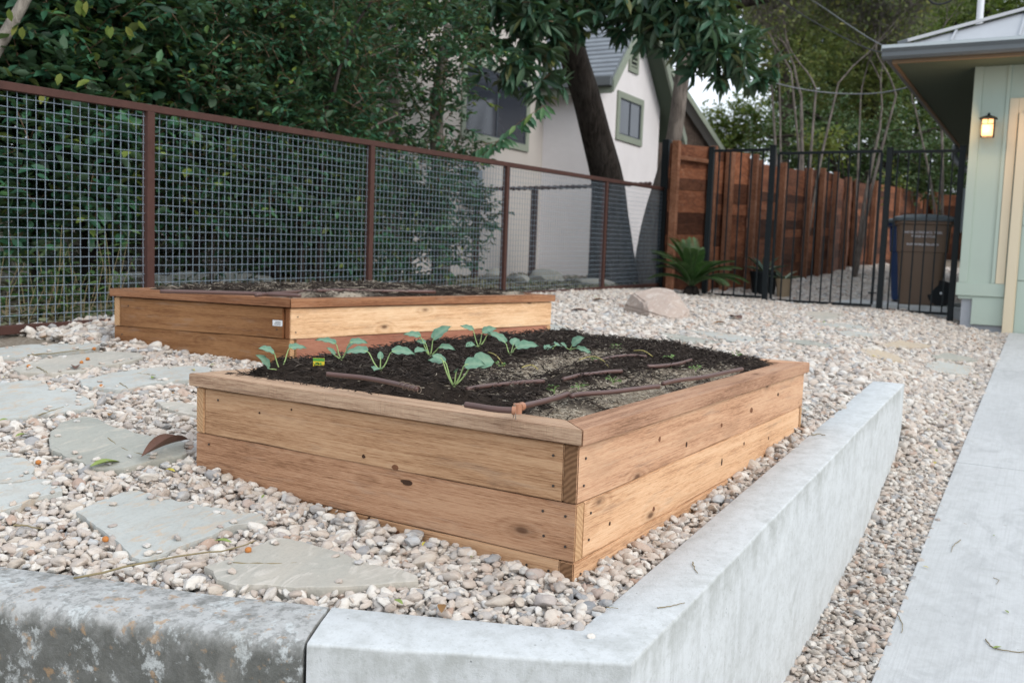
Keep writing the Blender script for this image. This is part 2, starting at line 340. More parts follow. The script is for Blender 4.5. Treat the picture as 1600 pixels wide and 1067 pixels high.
M['rubber'] = flat_mat('rubber', (.012, .012, .014), .7, .3, 0, .1, 6, 0)
M['print'] = flat_mat('white_print', (.62, .63, .68), .6, .3, 0, .05, 30, 0)
M['hose'] = flat_mat('drip_hose', (.095, .05, .042), .38, .5, 0, .2, 14, 0)
M['fitting'] = flat_mat('drip_fitting', (.36, .17, .10), .45, .4, 0, .1, 14, 0)
M['tie'] = flat_mat('wire_tie', (.22, .17, .13), .5, .5, .4, .1, 14, 0)
M['cable'] = flat_mat('cable_black', (.02, .022, .025), .6, .3, 0, .1, 5, 0)
M['cable_g'] = flat_mat('cable_grey', (.16, .17, .18), .6, .3, 0, .1, 5, 0)
M['darkboard'] = wood_mat('old_dark_boards', (.03, .02, .016), (.06, .042, .034), (.10, .075, .06), knots=.2, stain=.6)
M['tanpot'] = flat_mat('tan_pot', (.34, .26, .17), .7, .3, 0, .1, 6, .1)
M['bark_dark'] = bark_mat('bark_dark', (.012, .010, .009), (.052, .044, .038))
M['bark_grey'] = bark_mat('bark_grey', (.10, .085, .075), (.24, .21, .185))
M['bark_pale'] = bark_mat('bark_pale', (.17, .15, .13), (.36, .33, .29))
M['bark_black'] = bark_mat('bark_black', (.008, .007, .007), (.028, .024, .02))
M['twig'] = bark_mat('twig_brown', (.10, .06, .038), (.22, .15, .10), 3, .2)
M['haze_twig'] = bark_mat('twig_grey', (.09, .08, .07), (.19, .175, .16), 3, .2)
M['leaf_teal'] = leaf_mat('leaf_teal', [(0, (.008, .036, .018)), (.35, (.020, .085, .045)), (.7, (.045, .150, .080)), (.93, (.08, .20, .075)), (1, (.20, .26, .05))], .5, .35, .25)
M['leaf_mag'] = leaf_mat('leaf_broad', [(0, (.012, .044, .024)), (.5, (.034, .105, .060)), (.9, (.075, .18, .105)), (1, (.12, .13, .04))], .42, .4, .2)
M['leaf_olive'] = leaf_mat('leaf_olive', [(0, (.10, .14, .05)), (.5, (.22, .27, .09)), (.85, (.34, .37, .12)), (1, (.48, .42, .12))], .6, .2, .45)
M['leaf_deep'] = leaf_mat('leaf_deep', [(0, (.022, .055, .024)), (.6, (.066, .13, .053)), (1, (.15, .23, .08))], .6, .2, .25)
M['leaf_lime'] = leaf_mat('leaf_lime', [(0, (.09, .14, .03)), (.6, (.19, .27, .06)), (1, (.35, .36, .09))], .6, .2, .5)
M['leaf_weed'] = leaf_mat('leaf_weed', [(0, (.02, .05, .015)), (.6, (.05, .12, .03)), (1, (.13, .22, .06))], .5, .3, .25)
M['sprout'] = leaf_mat('sprout_green', [(0, (.10, .20, .05)), (1, (.18, .32, .09))], .5, .3, .2)
M['sago'] = leaf_mat('sago_green', [(0, (.02, .065, .018)), (.6, (.045, .13, .03)), (1, (.09, .21, .045))], .4, .4, .1)
M['aloe'] = leaf_mat('aloe_green', [(0, (.10, .16, .12)), (1, (.28, .34, .25))], .5, .3, .05)
k = NT('brassica_leaf', .5, .4); _v = k.obj(); _n = k.noise(_v, 60, 4, .6)
k.col(k.mix(k.mth('MULTIPLY', k.n('Attribute', attribute_name='vein').outputs['Fac'], .55), k.mix(_n, (.07, .17, .11), (.14, .275, .185)), (.27, .38, .26))); k.bump(_n, .35, .002)
_tr = k.n('BsdfTranslucent', {'Color': (.12, .28, .12, 1)}); _ms = k.n('MixShader', {0: .15, 1: k.b.outputs[0], 2: _tr.outputs[0]}); k.t.links.new(_ms.outputs[0], k.t.nodes['Material Output'].inputs[0]); M['brassica'] = k.m
M['stem'] = flat_mat('seedling_stem', (.30, .42, .17), .5, .3, 0, .15, 40, 0)
M['dryleaf'] = flat_mat('dry_brown_leaf', (.13, .065, .045), .55, .4, 0, .3, 30, .3)
M['yleaf'] = flat_mat('yellow_leaf', (.45, .38, .06), .6, .3, 0, .3, 30, 0)
M['gleaf'] = flat_mat('fallen_green_leaf', (.20, .26, .07), .6, .3, 0, .3, 30, 0)
M['bleaf'] = flat_mat('fallen_brown_leaf', (.24, .13, .05), .7, .3, 0, .3, 30, 0)
M['stick'] = flat_mat('dry_twig', (.22, .18, .10), .8, .2, 0, .25, 30, 0)
k = NT('lamp_glass', .5, .3); k.col((.12, .06, .03)); k.b.inputs['Emission Color'].default_value = (1, .50, .22, 1); k.b.inputs['Emission Strength'].default_value = 1.7; M['glow'] = k.m
M['orange'] = flat_mat('orange_berry', (.42, .16, .04), .6, .3, 0, .2, 30, 0)
M['screw'] = flat_mat('screw_dark', (.05, .04, .035), .5, .5, .3, .1, 30, 0)

# ------------------------------------------------------------------ object helpers
COL = sc.collection
def wloc(o):
    v = Vector((0, 0, 0))
    while o is not None: v = v + o.location; o = o.parent
    return v
def tag(o, label=None, cat=None, group=None, kind=None):
    if label: o['label'] = label
    if cat: o['category'] = cat
    if group: o['group'] = group
    if kind: o['kind'] = kind
    return o
def thing(name, loc, label, cat, group=None):
    o = bpy.data.objects.new(name, None); COL.objects.link(o); o.location = [float(a) for a in loc]; o.empty_display_size = .1
    return tag(o, label, cat, group)
def mk(name, V, Fc, mat, parent=None, smooth=False, origin=None, mi=None, tint=None, attr='tint', angle=None):
    """one mesh object; V in world coordinates"""
    V = np.asarray(V, dtype=np.float64).reshape(-1, 3)
    off = np.array(origin if origin is not None else (wloc(parent) if parent else (0, 0, 0)), float)
    me = bpy.data.meshes.new(name)
    if isinstance(Fc, np.ndarray):
        n, k_ = Fc.shape
        me.vertices.add(len(V)); me.vertices.foreach_set('co', (V - off).astype(np.float32).ravel())
        me.loops.add(n * k_); me.loops.foreach_set('vertex_index', Fc.astype(np.int32).ravel())
        me.polygons.add(n); me.polygons.foreach_set('loop_start', np.arange(0, n * k_, k_, dtype=np.int32))
        try: me.polygons.foreach_set('loop_total', np.full(n, k_, dtype=np.int32))
        except Exception: pass
        me.update(calc_edges=True)
    else:
        me.from_pydata((V - off).tolist(), [], [list(map(int, f)) for f in Fc])
    mats = mat if isinstance(mat, (list, tuple)) else [mat]
    for mm in mats: me.materials.append(mm)
    if mi is not None: me.polygons.foreach_set('material_index', np.asarray(mi, dtype=np.int32))
    if smooth: me.polygons.foreach_set('use_smooth', np.ones(len(me.polygons), dtype=bool))
    if tint is not None:
        a = me.attributes.new(attr, 'FLOAT', 'POINT'); a.data.foreach_set('value', np.asarray(tint, dtype=np.float32))
    me.validate(); me.update()
    if smooth and angle is not None: me.set_sharp_from_angle(angle=R(angle))
    o = bpy.data.objects.new(name, me); COL.objects.link(o)
    if parent is not None: o.parent = parent
    if origin is not None: o.location = Vector([float(a) for a in off]) - (wloc(parent) if parent else Vector((0, 0, 0)))
    return o
class MB:
    def __init__(s): s.v = []; s.f = []; s.n = 0; s.mi = []
    def add(s, V, Fc, mi=0):
        V = np.asarray(V, float).reshape(-1, 3); s.v.append(V)
        for f in Fc: s.f.append([i + s.n for i in f]); s.mi.append(mi)
        s.n += len(V); return s
    def box(s, lo, hi, mi=0, ax=None, o=(0, 0, 0)):
        x0, y0, z0 = lo; x1, y1, z1 = hi
        V = np.array([(x0, y0, z0), (x1, y0, z0), (x1, y1, z0), (x0, y1, z0), (x0, y0, z1), (x1, y0, z1), (x1, y1, z1), (x0, y1, z1)], float)
        if ax is not None: V = V @ np.array(ax, float) + np.array(o, float)
        return s.add(V, [(0, 3, 2, 1), (4, 5, 6, 7), (0, 1, 5, 4), (1, 2, 6, 5), (2, 3, 7, 6), (3, 0, 4, 7)], mi)
    def tube(s, P, r, k_=6, cap=True, mi=0):
        V, Fc = tube(P, r, k_, cap); return s.add(V, Fc, mi)
    def prism(s, poly, z0, z1, mi=0):
        n = len(poly); V = [(p[0], p[1], z0) for p in poly] + [(p[0], p[1], z1) for p in poly]
        Fc = [list(range(n))[::-1], list(range(n, 2 * n))] + [(i, (i + 1) % n, (i + 1) % n + n, i + n) for i in range(n)]
        return s.add(V, Fc, mi)
    def build(s, name, mat, parent=None, smooth=False, bevel=0, seg=2, **kw):
        o = mk(name, np.concatenate(s.v), s.f, mat, parent, smooth, mi=s.mi if isinstance(mat, (list, tuple)) else None, **kw)
        if bevel:
            bm = bmesh.new(); bm.from_mesh(o.data)
            bmesh.ops.bevel(bm, geom=bm.edges[:], offset=bevel, segments=seg, affect='EDGES', profile=.6, clamp_overlap=True)
            bm.to_mesh(o.data); bm.free()
        return o
def tube(P, r, k_=6, cap=True):
    P = np.asarray(P, float); n = len(P); r = np.broadcast_to(np.asarray(r, float), (n,))
    T = np.gradient(P, axis=0); T /= np.linalg.norm(T, axis=1)[:, None] + 1e-12
    ref = np.array([0, 0, 1.]) if abs(T[0][2]) < .8 else np.array([1., 0, 0])
    V = []
    for i in range(n):
        a = np.cross(T[i], ref); a /= np.linalg.norm(a) + 1e-12; b = np.cross(a, T[i]); ref = b
        th = np.arange(k_) * 2 * math.pi / k_
        V.append(P[i] + r[i] * (np.cos(th)[:, None] * a + np.sin(th)[:, None] * b))
    Fc = [(i * k_ + j, i * k_ + (j + 1) % k_, (i + 1) * k_ + (j + 1) % k_, (i + 1) * k_ + j) for i in range(n - 1) for j in range(k_)]
    if cap: Fc += [list(range(k_))[::-1], [(n - 1) * k_ + j for j in range(k_)]]
    return np.concatenate(V), Fc
def smooth_path(P, n=16):
    P = np.asarray(P, float); t = np.linspace(0, len(P) - 1, n); out = []
    for u in t:
        i = min(int(u), len(P) - 2); f = u - i
        p0, p1, p2, p3 = P[max(i - 1, 0)], P[i], P[i + 1], P[min(i + 2, len(P) - 1)]
        out.append(.5 * ((2 * p1) + (p2 - p0) * f + (2 * p0 - 5 * p1 + 4 * p2 - p3) * f * f + (3 * p1 - p0 - 3 * p2 + p3) * f ** 3))
    return np.array(out)
def in_poly(x, y, poly):
    poly = np.asarray(poly, float); r = np.zeros(x.shape, bool); n = len(poly); j = n - 1
    for i in range(n):
        xi, yi = poly[i][:2]; xj, yj = poly[j][:2]
        with np.errstate(divide='ignore', invalid='ignore'):
            c = ((yi > y) != (yj > y)) & (x < (xj - xi) * (y - yi) / (yj - yi + 1e-15) + xi)
        r ^= c; j = i
    return r
def shrink(poly, f):
    p = np.asarray(poly, float)[:, :2]; c = p.mean(0); return c + (p - c) * f
def unit(a): return a / (np.linalg.norm(a, axis=-1, keepdims=True) + 1e-12)
# leaf template (x along leaf, y across, z up)
_LT = np.array([(0, 0, 0), (.28, .40, .06), (.28, -.40, .06), (.62, .42, .05), (.62, -.42, .05), (1, 0, -.10), (.3, 0, -.03), (.65, 0, -.05)])
_LF = [(0, 6, 1), (0, 2, 6), (6, 7, 3, 1), (6, 2, 4, 7), (7, 5, 3), (7, 4, 5)]
_LF4 = np.array([(0, 6, 1, 1), (0, 2, 6, 6), (6, 7, 3, 1), (6, 2, 4, 7), (7, 5, 3, 3), (7, 4, 5, 5)])
_LTRI = np.array([(0, 6, 1), (0, 2, 6), (6, 7, 3), (6, 3, 1), (6, 2, 4), (6, 4, 7), (7, 5, 3), (7, 4, 5)])
_ST = np.array([(0, 0, 0), (.45, .5, .04), (.45, -.5, .04), (1, 0, -.08)]); _SF = np.array([(0, 1, 3), (0, 3, 2)])
def leaves(name, C, D, N, L, W, mat, parent=None, simple=False, tint=None, **kw):
    """C bases, D directions, N normals (n,3); L lengths, W widths (n,)"""
    D = unit(D); B = unit(np.cross(N, D)); N = np.cross(D, B)
    T, Fc = (_ST, _SF) if simple else (_LT, _LTRI)
    n = len(C); k_ = len(T)
    V = (C[:, None] + D[:, None] * (T[:, 0][None, :, None] * L[:, None, None]) + B[:, None] * (T[:, 1][None, :, None] * W[:, None, None]) + N[:, None] * (T[:, 2][None, :, None] * L[:, None, None])).reshape(-1, 3)
    FF = (Fc[None] + (np.arange(n) * k_)[:, None, None]).reshape(-1, 3)
    if tint is None: tint = rng.random(n)
    return mk(name, V, FF, mat, parent, smooth=not simple, tint=np.repeat(tint, k_), **kw)
def strips(name, C, D, L, W, mat, parent=None, curl=.25, thick=.35, tint=None, **kw):
    n = len(C); D = unit(D); R1 = unit(rng.normal(size=(n, 3))); B = unit(np.cross(D, R1)); N = np.cross(D, B)
    t = np.array([-.5, -.17, .17, .5]); V = []
    cu = rng.normal(size=n) * curl
    for i, tt in enumerate(t):
        c = C + D * (L * tt)[:, None] + N * (L * cu * (tt * tt - .1))[:, None]
        wv = W * (1 if 0 < i < 3 else .45)
        for a, b in ((.5, 0), (-.5, 0), (0, thick)): V.append(c + B * (wv * a)[:, None] + N * (wv * b)[:, None])
    V = np.stack(V, 1).reshape(-1, 3)
    q = []
    for i in range(3):
        for j in range(3): q.append((i * 3 + j, i * 3 + (j + 1) % 3, i * 3 + 3 + (j + 1) % 3, i * 3 + 3 + j))
    q = np.array(q); FF = (q[None] + (np.arange(n) * 12)[:, None, None]).reshape(-1, 4)
    if tint is None: tint = rng.random(n)
    return mk(name, V, FF, mat, parent, tint=np.repeat(tint, 12), **kw)
LM = {}
def board(name, p0, p1, h, t, mat, parent, out, endmat=None, bev=.0025, jit=.0015, nseg=10):
    """board from p0 to p1 (lower outer edge), height h (up), thickness t going opposite to 'out'"""
    p0 = np.array(p0, float); p1 = np.array(p1, float); L = np.linalg.norm(p1 - p0); X = (p1 - p0) / L
    O = np.array(out, float); O = unit(O - X * (O @ X)); Z = np.cross(X, O); Z = Z if Z[2] > 0 else -Z
    if np.linalg.det(np.array([X, -O, Z])) < 0: X2, q0 = -X, p1
    else: X2, q0 = X, p0
    bm = bmesh.new(); xs = np.linspace(0, L, nseg + 1); prof = [(0, 0), (t, 0), (t, h), (0, h)]
    rings = []
    for x in xs:
        j = [random.uniform(-jit, jit) if 0 < x < L else 0 for _ in range(4)]
        rings.append([bm.verts.new((x, a + (j[i] if i in (0, 3) else 0) * .5, b + j[i])) for i, (a, b) in enumerate(prof)])
    for a, b in zip(rings[:-1], rings[1:]):
        for i in range(4): bm.faces.new((a[i], a[(i + 1) % 4], b[(i + 1) % 4], b[i]))
    bm.faces.new(rings[0][::-1]); bm.faces.new(rings[-1])
    bmesh.ops.recalc_face_normals(bm, faces=bm.faces)
    sharp = [e for e in bm.edges if len(e.link_faces) == 2 and e.calc_face_angle() > 1.0]
    bmesh.ops.bevel(bm, geom=sharp, offset=bev, segments=2, affect='EDGES', clamp_overlap=True)
    me = bpy.data.meshes.new(name); bm.to_mesh(me); bm.free(); me.materials.append(mat)
    if endmat:
        me.materials.append(endmat); me.polygons.foreach_set('material_index', [1 if abs(p.normal.x) > .9 else 0 for p in me.polygons])
    me.polygons.foreach_set('use_smooth', np.ones(len(me.polygons), dtype=bool)); me.set_sharp_from_angle(angle=R(50))
    o = bpy.data.objects.new(name, me); COL.objects.link(o); o.parent = parent
    mm = Matrix.Identity(4)
    for i in range(3): mm[i][0] = X2[i]; mm[i][1] = -O[i]; mm[i][2] = Z[i]; mm[i][3] = q0[i] - (wloc(parent)[i] if parent else 0)
    o.matrix_local = mm; LM[o.name] = mm.copy()
    return o

# ------------------------------------------------------------------ ground sheet, driveway
xs = np.unique(np.round(np.concatenate([[-300, -120, -50, -20, -8, -3, -1, 0, .6], np.arange(.9, 2.4, .045), np.arange(2.4, 13, .13), np.arange(13, 36, .6), [40, 60, 100, 180, 320]]), 4))
ys = np.unique(np.round(np.concatenate([[-300, -120, -50, -20, -8, -4, -2, -1, 0], np.arange(.3, 1.35, .03), np.arange(1.35, 6, .12), np.arange(6, 20, .6), [24, 34, 60, 120, 300]]), 4))
GX, GY = np.meshgrid(xs, ys, indexing='ij'); GZ = G(GX.ravel(), GY.ravel()).reshape(GX.shape)
GZ = np.where((GY < .3), lower(GX) - .06, GZ)
far = np.clip((GX - 34) / 60, 0, 1); GZ = GZ + far * 1.5
for i in range(GX.shape[0]):
    for j in range(GX.shape[1]):
        if -2 < GX[i, j] < 30 and .4 < GY[i, j] < 14: GZ[i, j] += (mn.noise(Vector((GX[i, j] * 2.2, GY[i, j] * 2.2, 0))) * .008 - .012)
nx, ny = GX.shape; idx = np.arange(nx * ny).reshape(nx, ny)
Fq = np.stack([idx[:-1, :-1], idx[1:, :-1], idx[1:, 1:], idx[:-1, 1:]], -1).reshape(-1, 4)
g = mk('ground', np.stack([GX, GY, GZ], -1), Fq, M['dirt'], smooth=True); tag(g, kind='structure')
# driveway: sloping slabs with joints
DE = .42
jx = [-6, -2.2, 1.9, 5.78, 8.9, 11.36]
mb = MB()
for a, b in zip(jx[:-1], jx[1:]):
    for y1, y0 in ((DE, -3.1), (-3.11, -6.6)):
        X_ = np.linspace(a + .005, b - .005, 7); Z_ = lower(X_); n = len(X_)
        V = [(x, y0, z - .12) for x, z in zip(X_, Z_)] + [(x, y1, z - .12) for x, z in zip(X_, Z_)] + [(x, y0, z) for x, z in zip(X_, Z_)] + [(x, y1, z) for x, z in zip(X_, Z_)]
        Fc = []
        for i in range(n - 1): Fc += [(i, n + i, n + i + 1, i + 1), (2 * n + i, 2 * n + i + 1, 3 * n + i + 1, 3 * n + i), (i, i + 1, 2 * n + i + 1, 2 * n + i), (n + i + 1, n + i, 3 * n + i, 3 * n + i + 1)]
        Fc += [(0, 2 * n, 3 * n, n), (n - 1, 2 * n - 1, 4 * n - 1, 3 * n - 1)]
        mb.add(V, Fc)
o = mb.build('driveway', M['drive'], bevel=.004, seg=2); tag(o, kind='structure')

# ------------------------------------------------------------------ concrete walls (swept section)
def sweep(name, outer, inner, top, bot, mat, r_out=.018, r_in=.006, jit=.0015, seg=60, cornerless=False):
    outer = np.array(outer, float); inner = np.array(inner, float)
    # resample along the outer path keeping corners
    O, I, T = [], [], []
    for a in range(len(outer) - 1):
        L = np.linalg.norm(outer[a + 1] - outer[a]); n = max(2, int(L / .06))
        for j in range(n + (a == len(outer) - 2)):
            f = j / n; O.append(outer[a] * (1 - f) + outer[a + 1] * f); I.append(inner[a] * (1 - f) + inner[a + 1] * f); T.append(top[a] * (1 - f) + top[a + 1] * f)
    O, I, T = map(np.array, (O, I, T)); rings = []
    for q in range(len(O)):
        d = unit(I[q] - O[q]); t = T[q] + jit * mn.noise(Vector((O[q][0] * 5, O[q][1] * 5, 1))); w_ = np.linalg.norm(I[q] - O[q])
        jo = .9 + .5 * mn.noise(Vector((O[q][0] * 9, O[q][1] * 9, 3))); ro = r_out * jo
        jl = .003 * mn.noise(Vector((O[q][0] * 4, O[q][1] * 4, 7)))
        prof = [(jl, bot), (jl, t - .30), (jl, t - .12), (jl, t - ro)]
        for an in (30, 60): prof.append((jl + ro * (1 - math.cos(R(an))), t - ro + ro * math.sin(R(an))))
        prof += [(jl + ro, t), (w_ * .5, t + .002), (w_ - r_in, t), (w_ - r_in * .3, t - r_in * .3), (w_, t - r_in), (w_, bot)]
        rings.append([(O[q][0] + d[0] * a, O[q][1] + d[1] * a, z) for a, z in prof])
    k_ = len(rings[0]); V = np.array(rings).reshape(-1, 3); n = len(rings)
    Fc = [(i * k_ + j, i * k_ + (j + 1) % k_, (i + 1) * k_ + (j + 1) % k_, (i + 1) * k_ + j) for i in range(n - 1) for j in range(k_)]
    Fc += [list(range(k_))[::-1], [(n - 1) * k_ + j for j in range(k_)]]
    return mk(name, V, Fc, mat, smooth=True, angle=32)
nrm = unit(np.array([1.37 - 1.78, 2.17 - .82])); 
J_in = np.array([1.590, 1.325]); J_out = np.array([1.405, 1.235])
oA = A_out; fO = np.array([oA, J_out]); 
o = sweep('retaining_wall', [B_out, A_out, J_out], [B_in, A_in, J_in], [.899, .72, .72], -.1, M['conc'], r_out=.008, jit=.002)
tag(o, 'pale new concrete retaining wall turning the corner beside the gravel strip', 'wall')
J2o = J_out + nrm * .006; J2i = J_in + nrm * .006
o = sweep('retaining_wall', [J2o + np.array([-.004, 0]), J2o + nrm * 1.9, J2o + nrm * 4.5], [J2i, J2i + nrm * 1.9, J2i + nrm * 4.5], [.722, .722, .722], -.1, M['conc_old'], r_out=.035, r_in=.012, jit=.006)
tag(o, 'old concrete wall stained black with lichen at lower left', 'wall')
# ------------------------------------------------------------------ garden beds
screw_src = None
def screw(parent, p, nrm_, r=.0032):
    nrm_ = unit(np.array(nrm_, float)); p = np.array(p, float)
    V, Fc = tube([p - nrm_ * .002, p + nrm_ * .0008], r, 8); o = mk('screw', V, Fc, M['screw'], parent, origin=p)
    return o
def quad_inset(Q, d):
    """inset polygon (ccw or cw) by d"""
    Q = np.array(Q, float); n = len(Q); c = Q.mean(0); out = []
    for i in range(n):
        a, b, e = Q[i - 1], Q[i], Q[(i + 1) % n]
        def off(u, v):
            t = unit(v - u); nn = np.array([-t[1], t[0]])
            if nn @ (c - u) < 0: nn = -nn
            return u + nn * d, t
        p1, t1 = off(a, b); p2, t2 = off(b, e)
        s = np.linalg.solve(np.array([t1, -t2]).T, p2 - p1); out.append(p1 + t1 * s[0])
    return np.array(out)
def bed(name, Q, ztop, zbot, label, mats, capmats, endmat, capw=.095, levels=3, swap=0):
    """Q: outer cap corners F(near), Rr, Bk, Lf in plan; side 0 F->R (right), 1 R->B, 2 B->L, 3 L->F (left)"""
    c = np.mean(Q, 0); root = thing(name, (c[0], c[1], zbot), label, 'garden bed', 'raised cedar garden beds')
    Qi = quad_inset(Q, capw); Qs = quad_inset(Q, .016)
    t = .038
    # mitred cap boards
    for i in range(4):
        a, b = np.array(Q[i]), np.array(Q[(i + 1) % 4]); ai, bi = Qi[i], Qi[(i + 1) % 4]
        X = unit(np.array([*(b - a), 0])); g_ = .0012
        X2 = X[:2]; Yv = np.array([-X2[1], X2[0]]); Yv = Yv if Yv @ (c - a) > 0 else -Yv
        zt = ztop + (.0 if i % 2 == 0 else .0015)
        pl = [a + X2 * g_, b - X2 * g_, bi - X2 * g_, ai + X2 * g_]
        # local frame: x along board
        loc = []
        for p in pl: d = p - a; loc.append((d @ X2, d @ Yv))
        bm = bmesh.new(); lo = [bm.verts.new((x, y, 0)) for x, y in loc]; hi = [bm.verts.new((x, y, t)) for x, y in loc]
        bm.faces.new(lo[::-1]); bm.faces.new(hi)
        for k_ in range(4): bm.faces.new((lo[k_], lo[(k_ + 1) % 4], hi[(k_ + 1) % 4], hi[k_]))
        bmesh.ops.recalc_face_normals(bm, faces=bm.faces)
        bmesh.ops.bevel(bm, geom=bm.edges[:], offset=.002, segments=2, affect='EDGES')
        me = bpy.data.meshes.new('cap_board'); bm.to_mesh(me); bm.free(); me.materials.append(capmats[i])
        o = bpy.data.objects.new('cap_board', me); COL.objects.link(o); o.parent = root
        mm = Matrix.Identity(4)
        for r_ in range(2): mm[r_][0] = X2[r_]; mm[r_][1] = Yv[r_]
        wl = wloc(root); mm[0][3] = a[0] - wl[0]; mm[1][3] = a[1] - wl[1]; mm[2][3] = zt - t - wl[2]; o.matrix_local = mm
    # side boards, alternating lapped corners
    h = .1405; z1 = ztop - t - .0015
    sides = []
    for lev in range(levels):
        z0 = z1 - h; k_ = 0
        for i in range(4):
            a, b = Qs[i].copy(), Qs[(i + 1) % 4].copy(); X2 = unit(b - a); nn = np.array([-X2[1], X2[0]]); nn = nn if nn @ (c - a) < 0 else -nn
            lap = (i + lev + swap) % 2 == 0     # this board runs through, neighbours butt against it
            if not lap: a = a + X2 * (t + .0015); b = b - X2 * (t + .0015)
            a = a + nn * random.uniform(-.0015, .0015)
            mt = mats[i][lev % len(mats[i])]
            o = board('side_board', (*a, z0), (*b, z0), h - .002, t, mt, root, (*nn, 0), endmat[1] if i == 2 else endmat[lev % len(endmat)]); sides.append((o, a, b, z0, nn, lap, X2, lev, i))
            if lap:     # end grain block showing at the ends
                pass
        z1 = z0
    return root, Qi, Qs, sides
QA = [np.array((1.99, .929)), np.array((4.02, .865)), np.array((3.96, 2.03)), np.array((2.05, 2.292))]
bedA, QAi, QAs, sA = bed('garden_bed', QA, 1.10, .62, 'nearest raised cedar bed, planted with seedlings in black mulch',
    [[M['cedar_r2'], M['cedar_r'], M['cedar_r']], [M['cedar']], [M['cedar']], [M['cedar'], M['cedar_dk'], M['cedar']]],
    [M['cedar_cap_r'], M['cedar_cap_r'], M['cedar_cap'], M['cedar_cap']], [M['endgrain'], M['endgrain_l'], M['endgrain']], swap=0)
QB = [np.array((3.233, 2.971)), np.array((5.163, 2.63)), np.array((5.42, 4.20)), np.array((3.094, 4.013))]
bedB, QBi, QBs, sB = bed('garden_bed', QB, 1.262, .80, 'farther brown cedar bed with pale and reddish boards beside the wire fence',
    [[M['cedar_pale'], M['cedar_red'], M['cedar_red']], [M['cedar_r']], [M['cedar_brown']], [M['cedar_brown'], M['cedar_brown'], M['cedar_brown']]],
    [M['cedar_capb'], M['cedar_capb'], M['cedar_capb'], M['cedar_capb']], [M['endgrain_b'], M['endgrain_l'], M['endgrain_b']], swap=0)
for (o, a, b, z0, nn, lap, X2, lev, i) in sA:
    if i in (0, 3) and lev < 2:
        for end, sg in ((a, 1), (b, -1)):
            for zz in (.035, .105):
                for dx in ((.02,) if not lap else (.02, .062)):
                    p = end + X2 * sg * dx + nn * .0; screw(o, (p[0] - 0, p[1], z0 + zz + random.uniform(-.008, .008)), (*nn, 0)) if False else None
def add_screws(s, spots):
    (o, a, b, z0, nn, lap, X2, lev, i) = s
    L = np.linalg.norm(b - a)
    for fx, zz in spots:
        p = (a if fx >= 0 else b) + X2 * fx + nn * .0015
        V, Fc = tube([(0, 0, 0), (nn[0] * .0015, nn[1] * .0015, 0)], .0034, 8)
        q = mk('screw', V, Fc, M['screw']); q.parent = o
        wp = Vector((p[0], p[1], z0 + zz)); q.matrix_parent_inverse = Matrix.Identity(4)
        base = LM[o.name].copy(); base.translation = Vector(base.translation) + wloc(o.parent)
        q.matrix_local = base.inverted() @ Matrix.Translation(wp)
for s in sA:
    if s[8] == 3: add_screws(s, [(-.025, .035), (-.028, .108)] + ([(-.085, .05), (-.09, .11)] if s[7] else []) + [(.06, .11)])
    if s[8] == 0: add_screws(s, [(.03, .04), (.035, .105)])
for s in sB:
    if s[8] == 3: add_screws(s, [(-.03, .04), (.05, .10)])
    if s[8] == 0 and s[7] < 2: add_screws(s, [(.03, .03), (.04, .10)])
M['knot'] = flat_mat('cedar_knot', (.055, .028, .016), .8, .2, 0, .4, 60, .4); M['knot_red'] = flat_mat('cedar_knot_red', (.17, .075, .038), .8, .2, 0, .35, 60, .3)
def knot(side, px, py, w_, h_, mt):
    # a dead knot set in the face of the board that the sight line meets
    n = None
    for (o, a, b, z0, nn, lap, X2, lev, i) in sA:
        if i != side: continue
        P0 = np.array([*a, z0]) + np.array([*nn, 0]) * .0012; N3 = np.array([*nn, 0]); d = ray(px, py); t = ((P0 - np.array([0, 0, HC])) @ N3) / (d @ N3); p = np.array([0, 0, HC]) + d * t
        if z0 <= p[2] < z0 + .1405: n = (o, p, N3, np.array([*X2, 0])); break
    if n is None: return
    o, p, N3, X3 = n; V = [p]; k_ = 14
    for q in range(k_):
        an = 2 * math.pi * q / k_; r_ = 1 + .35 * mn.noise(Vector((px * .1 + math.cos(an) * 1.3, math.sin(an) * 1.3, py * .1))); V.append(p + X3 * math.cos(an) * w_ * r_ + upv0 * math.sin(an) * h_ * r_)
    V2 = [v - N3 * .004 for v in V[1:]]
    kn = mk('knot', V + V2, [(0, 1 + q, 1 + (q + 1) % k_) for q in range(k_)] + [(1 + q, 1 + k_ + q, 1 + k_ + (q + 1) % k_, 1 + (q + 1) % k_) for q in range(k_)], mt)
    base = LM[o.name].copy(); base.translation = Vector(base.translation) + wloc(o.parent); kn.parent = o; kn.matrix_local = base.inverted()
upv0 = np.array([0, 0, 1.])
for a_ in ((3, 568, 713, .006, .005), (3, 636, 754, .020, .007), (3, 545, 801, .008, .0055), (3, 576, 810, .005, .004), (3, 405, 645, .003, .003), (3, 455, 640, .003, .003), (0, 1163, 693, .005, .006), (0, 1128, 722, .006, .012), (0, 1201, 685, .005, .007), (0, 1073, 694, .006, .008), (0, 1216, 616, .010, .007), (0, 953, 818, .005, .005)): knot(*a_, M['knot'])
for a_ in ((3, 617, 730, .012, .007), (3, 618, 832, .014, .008), (0, 1031, 686, .008, .008), (0, 1174, 641, .016, .010), (0, 1128, 664, .007, .006), (0, 1022, 795, .007, .006)): knot(*a_, M['knot_red'])
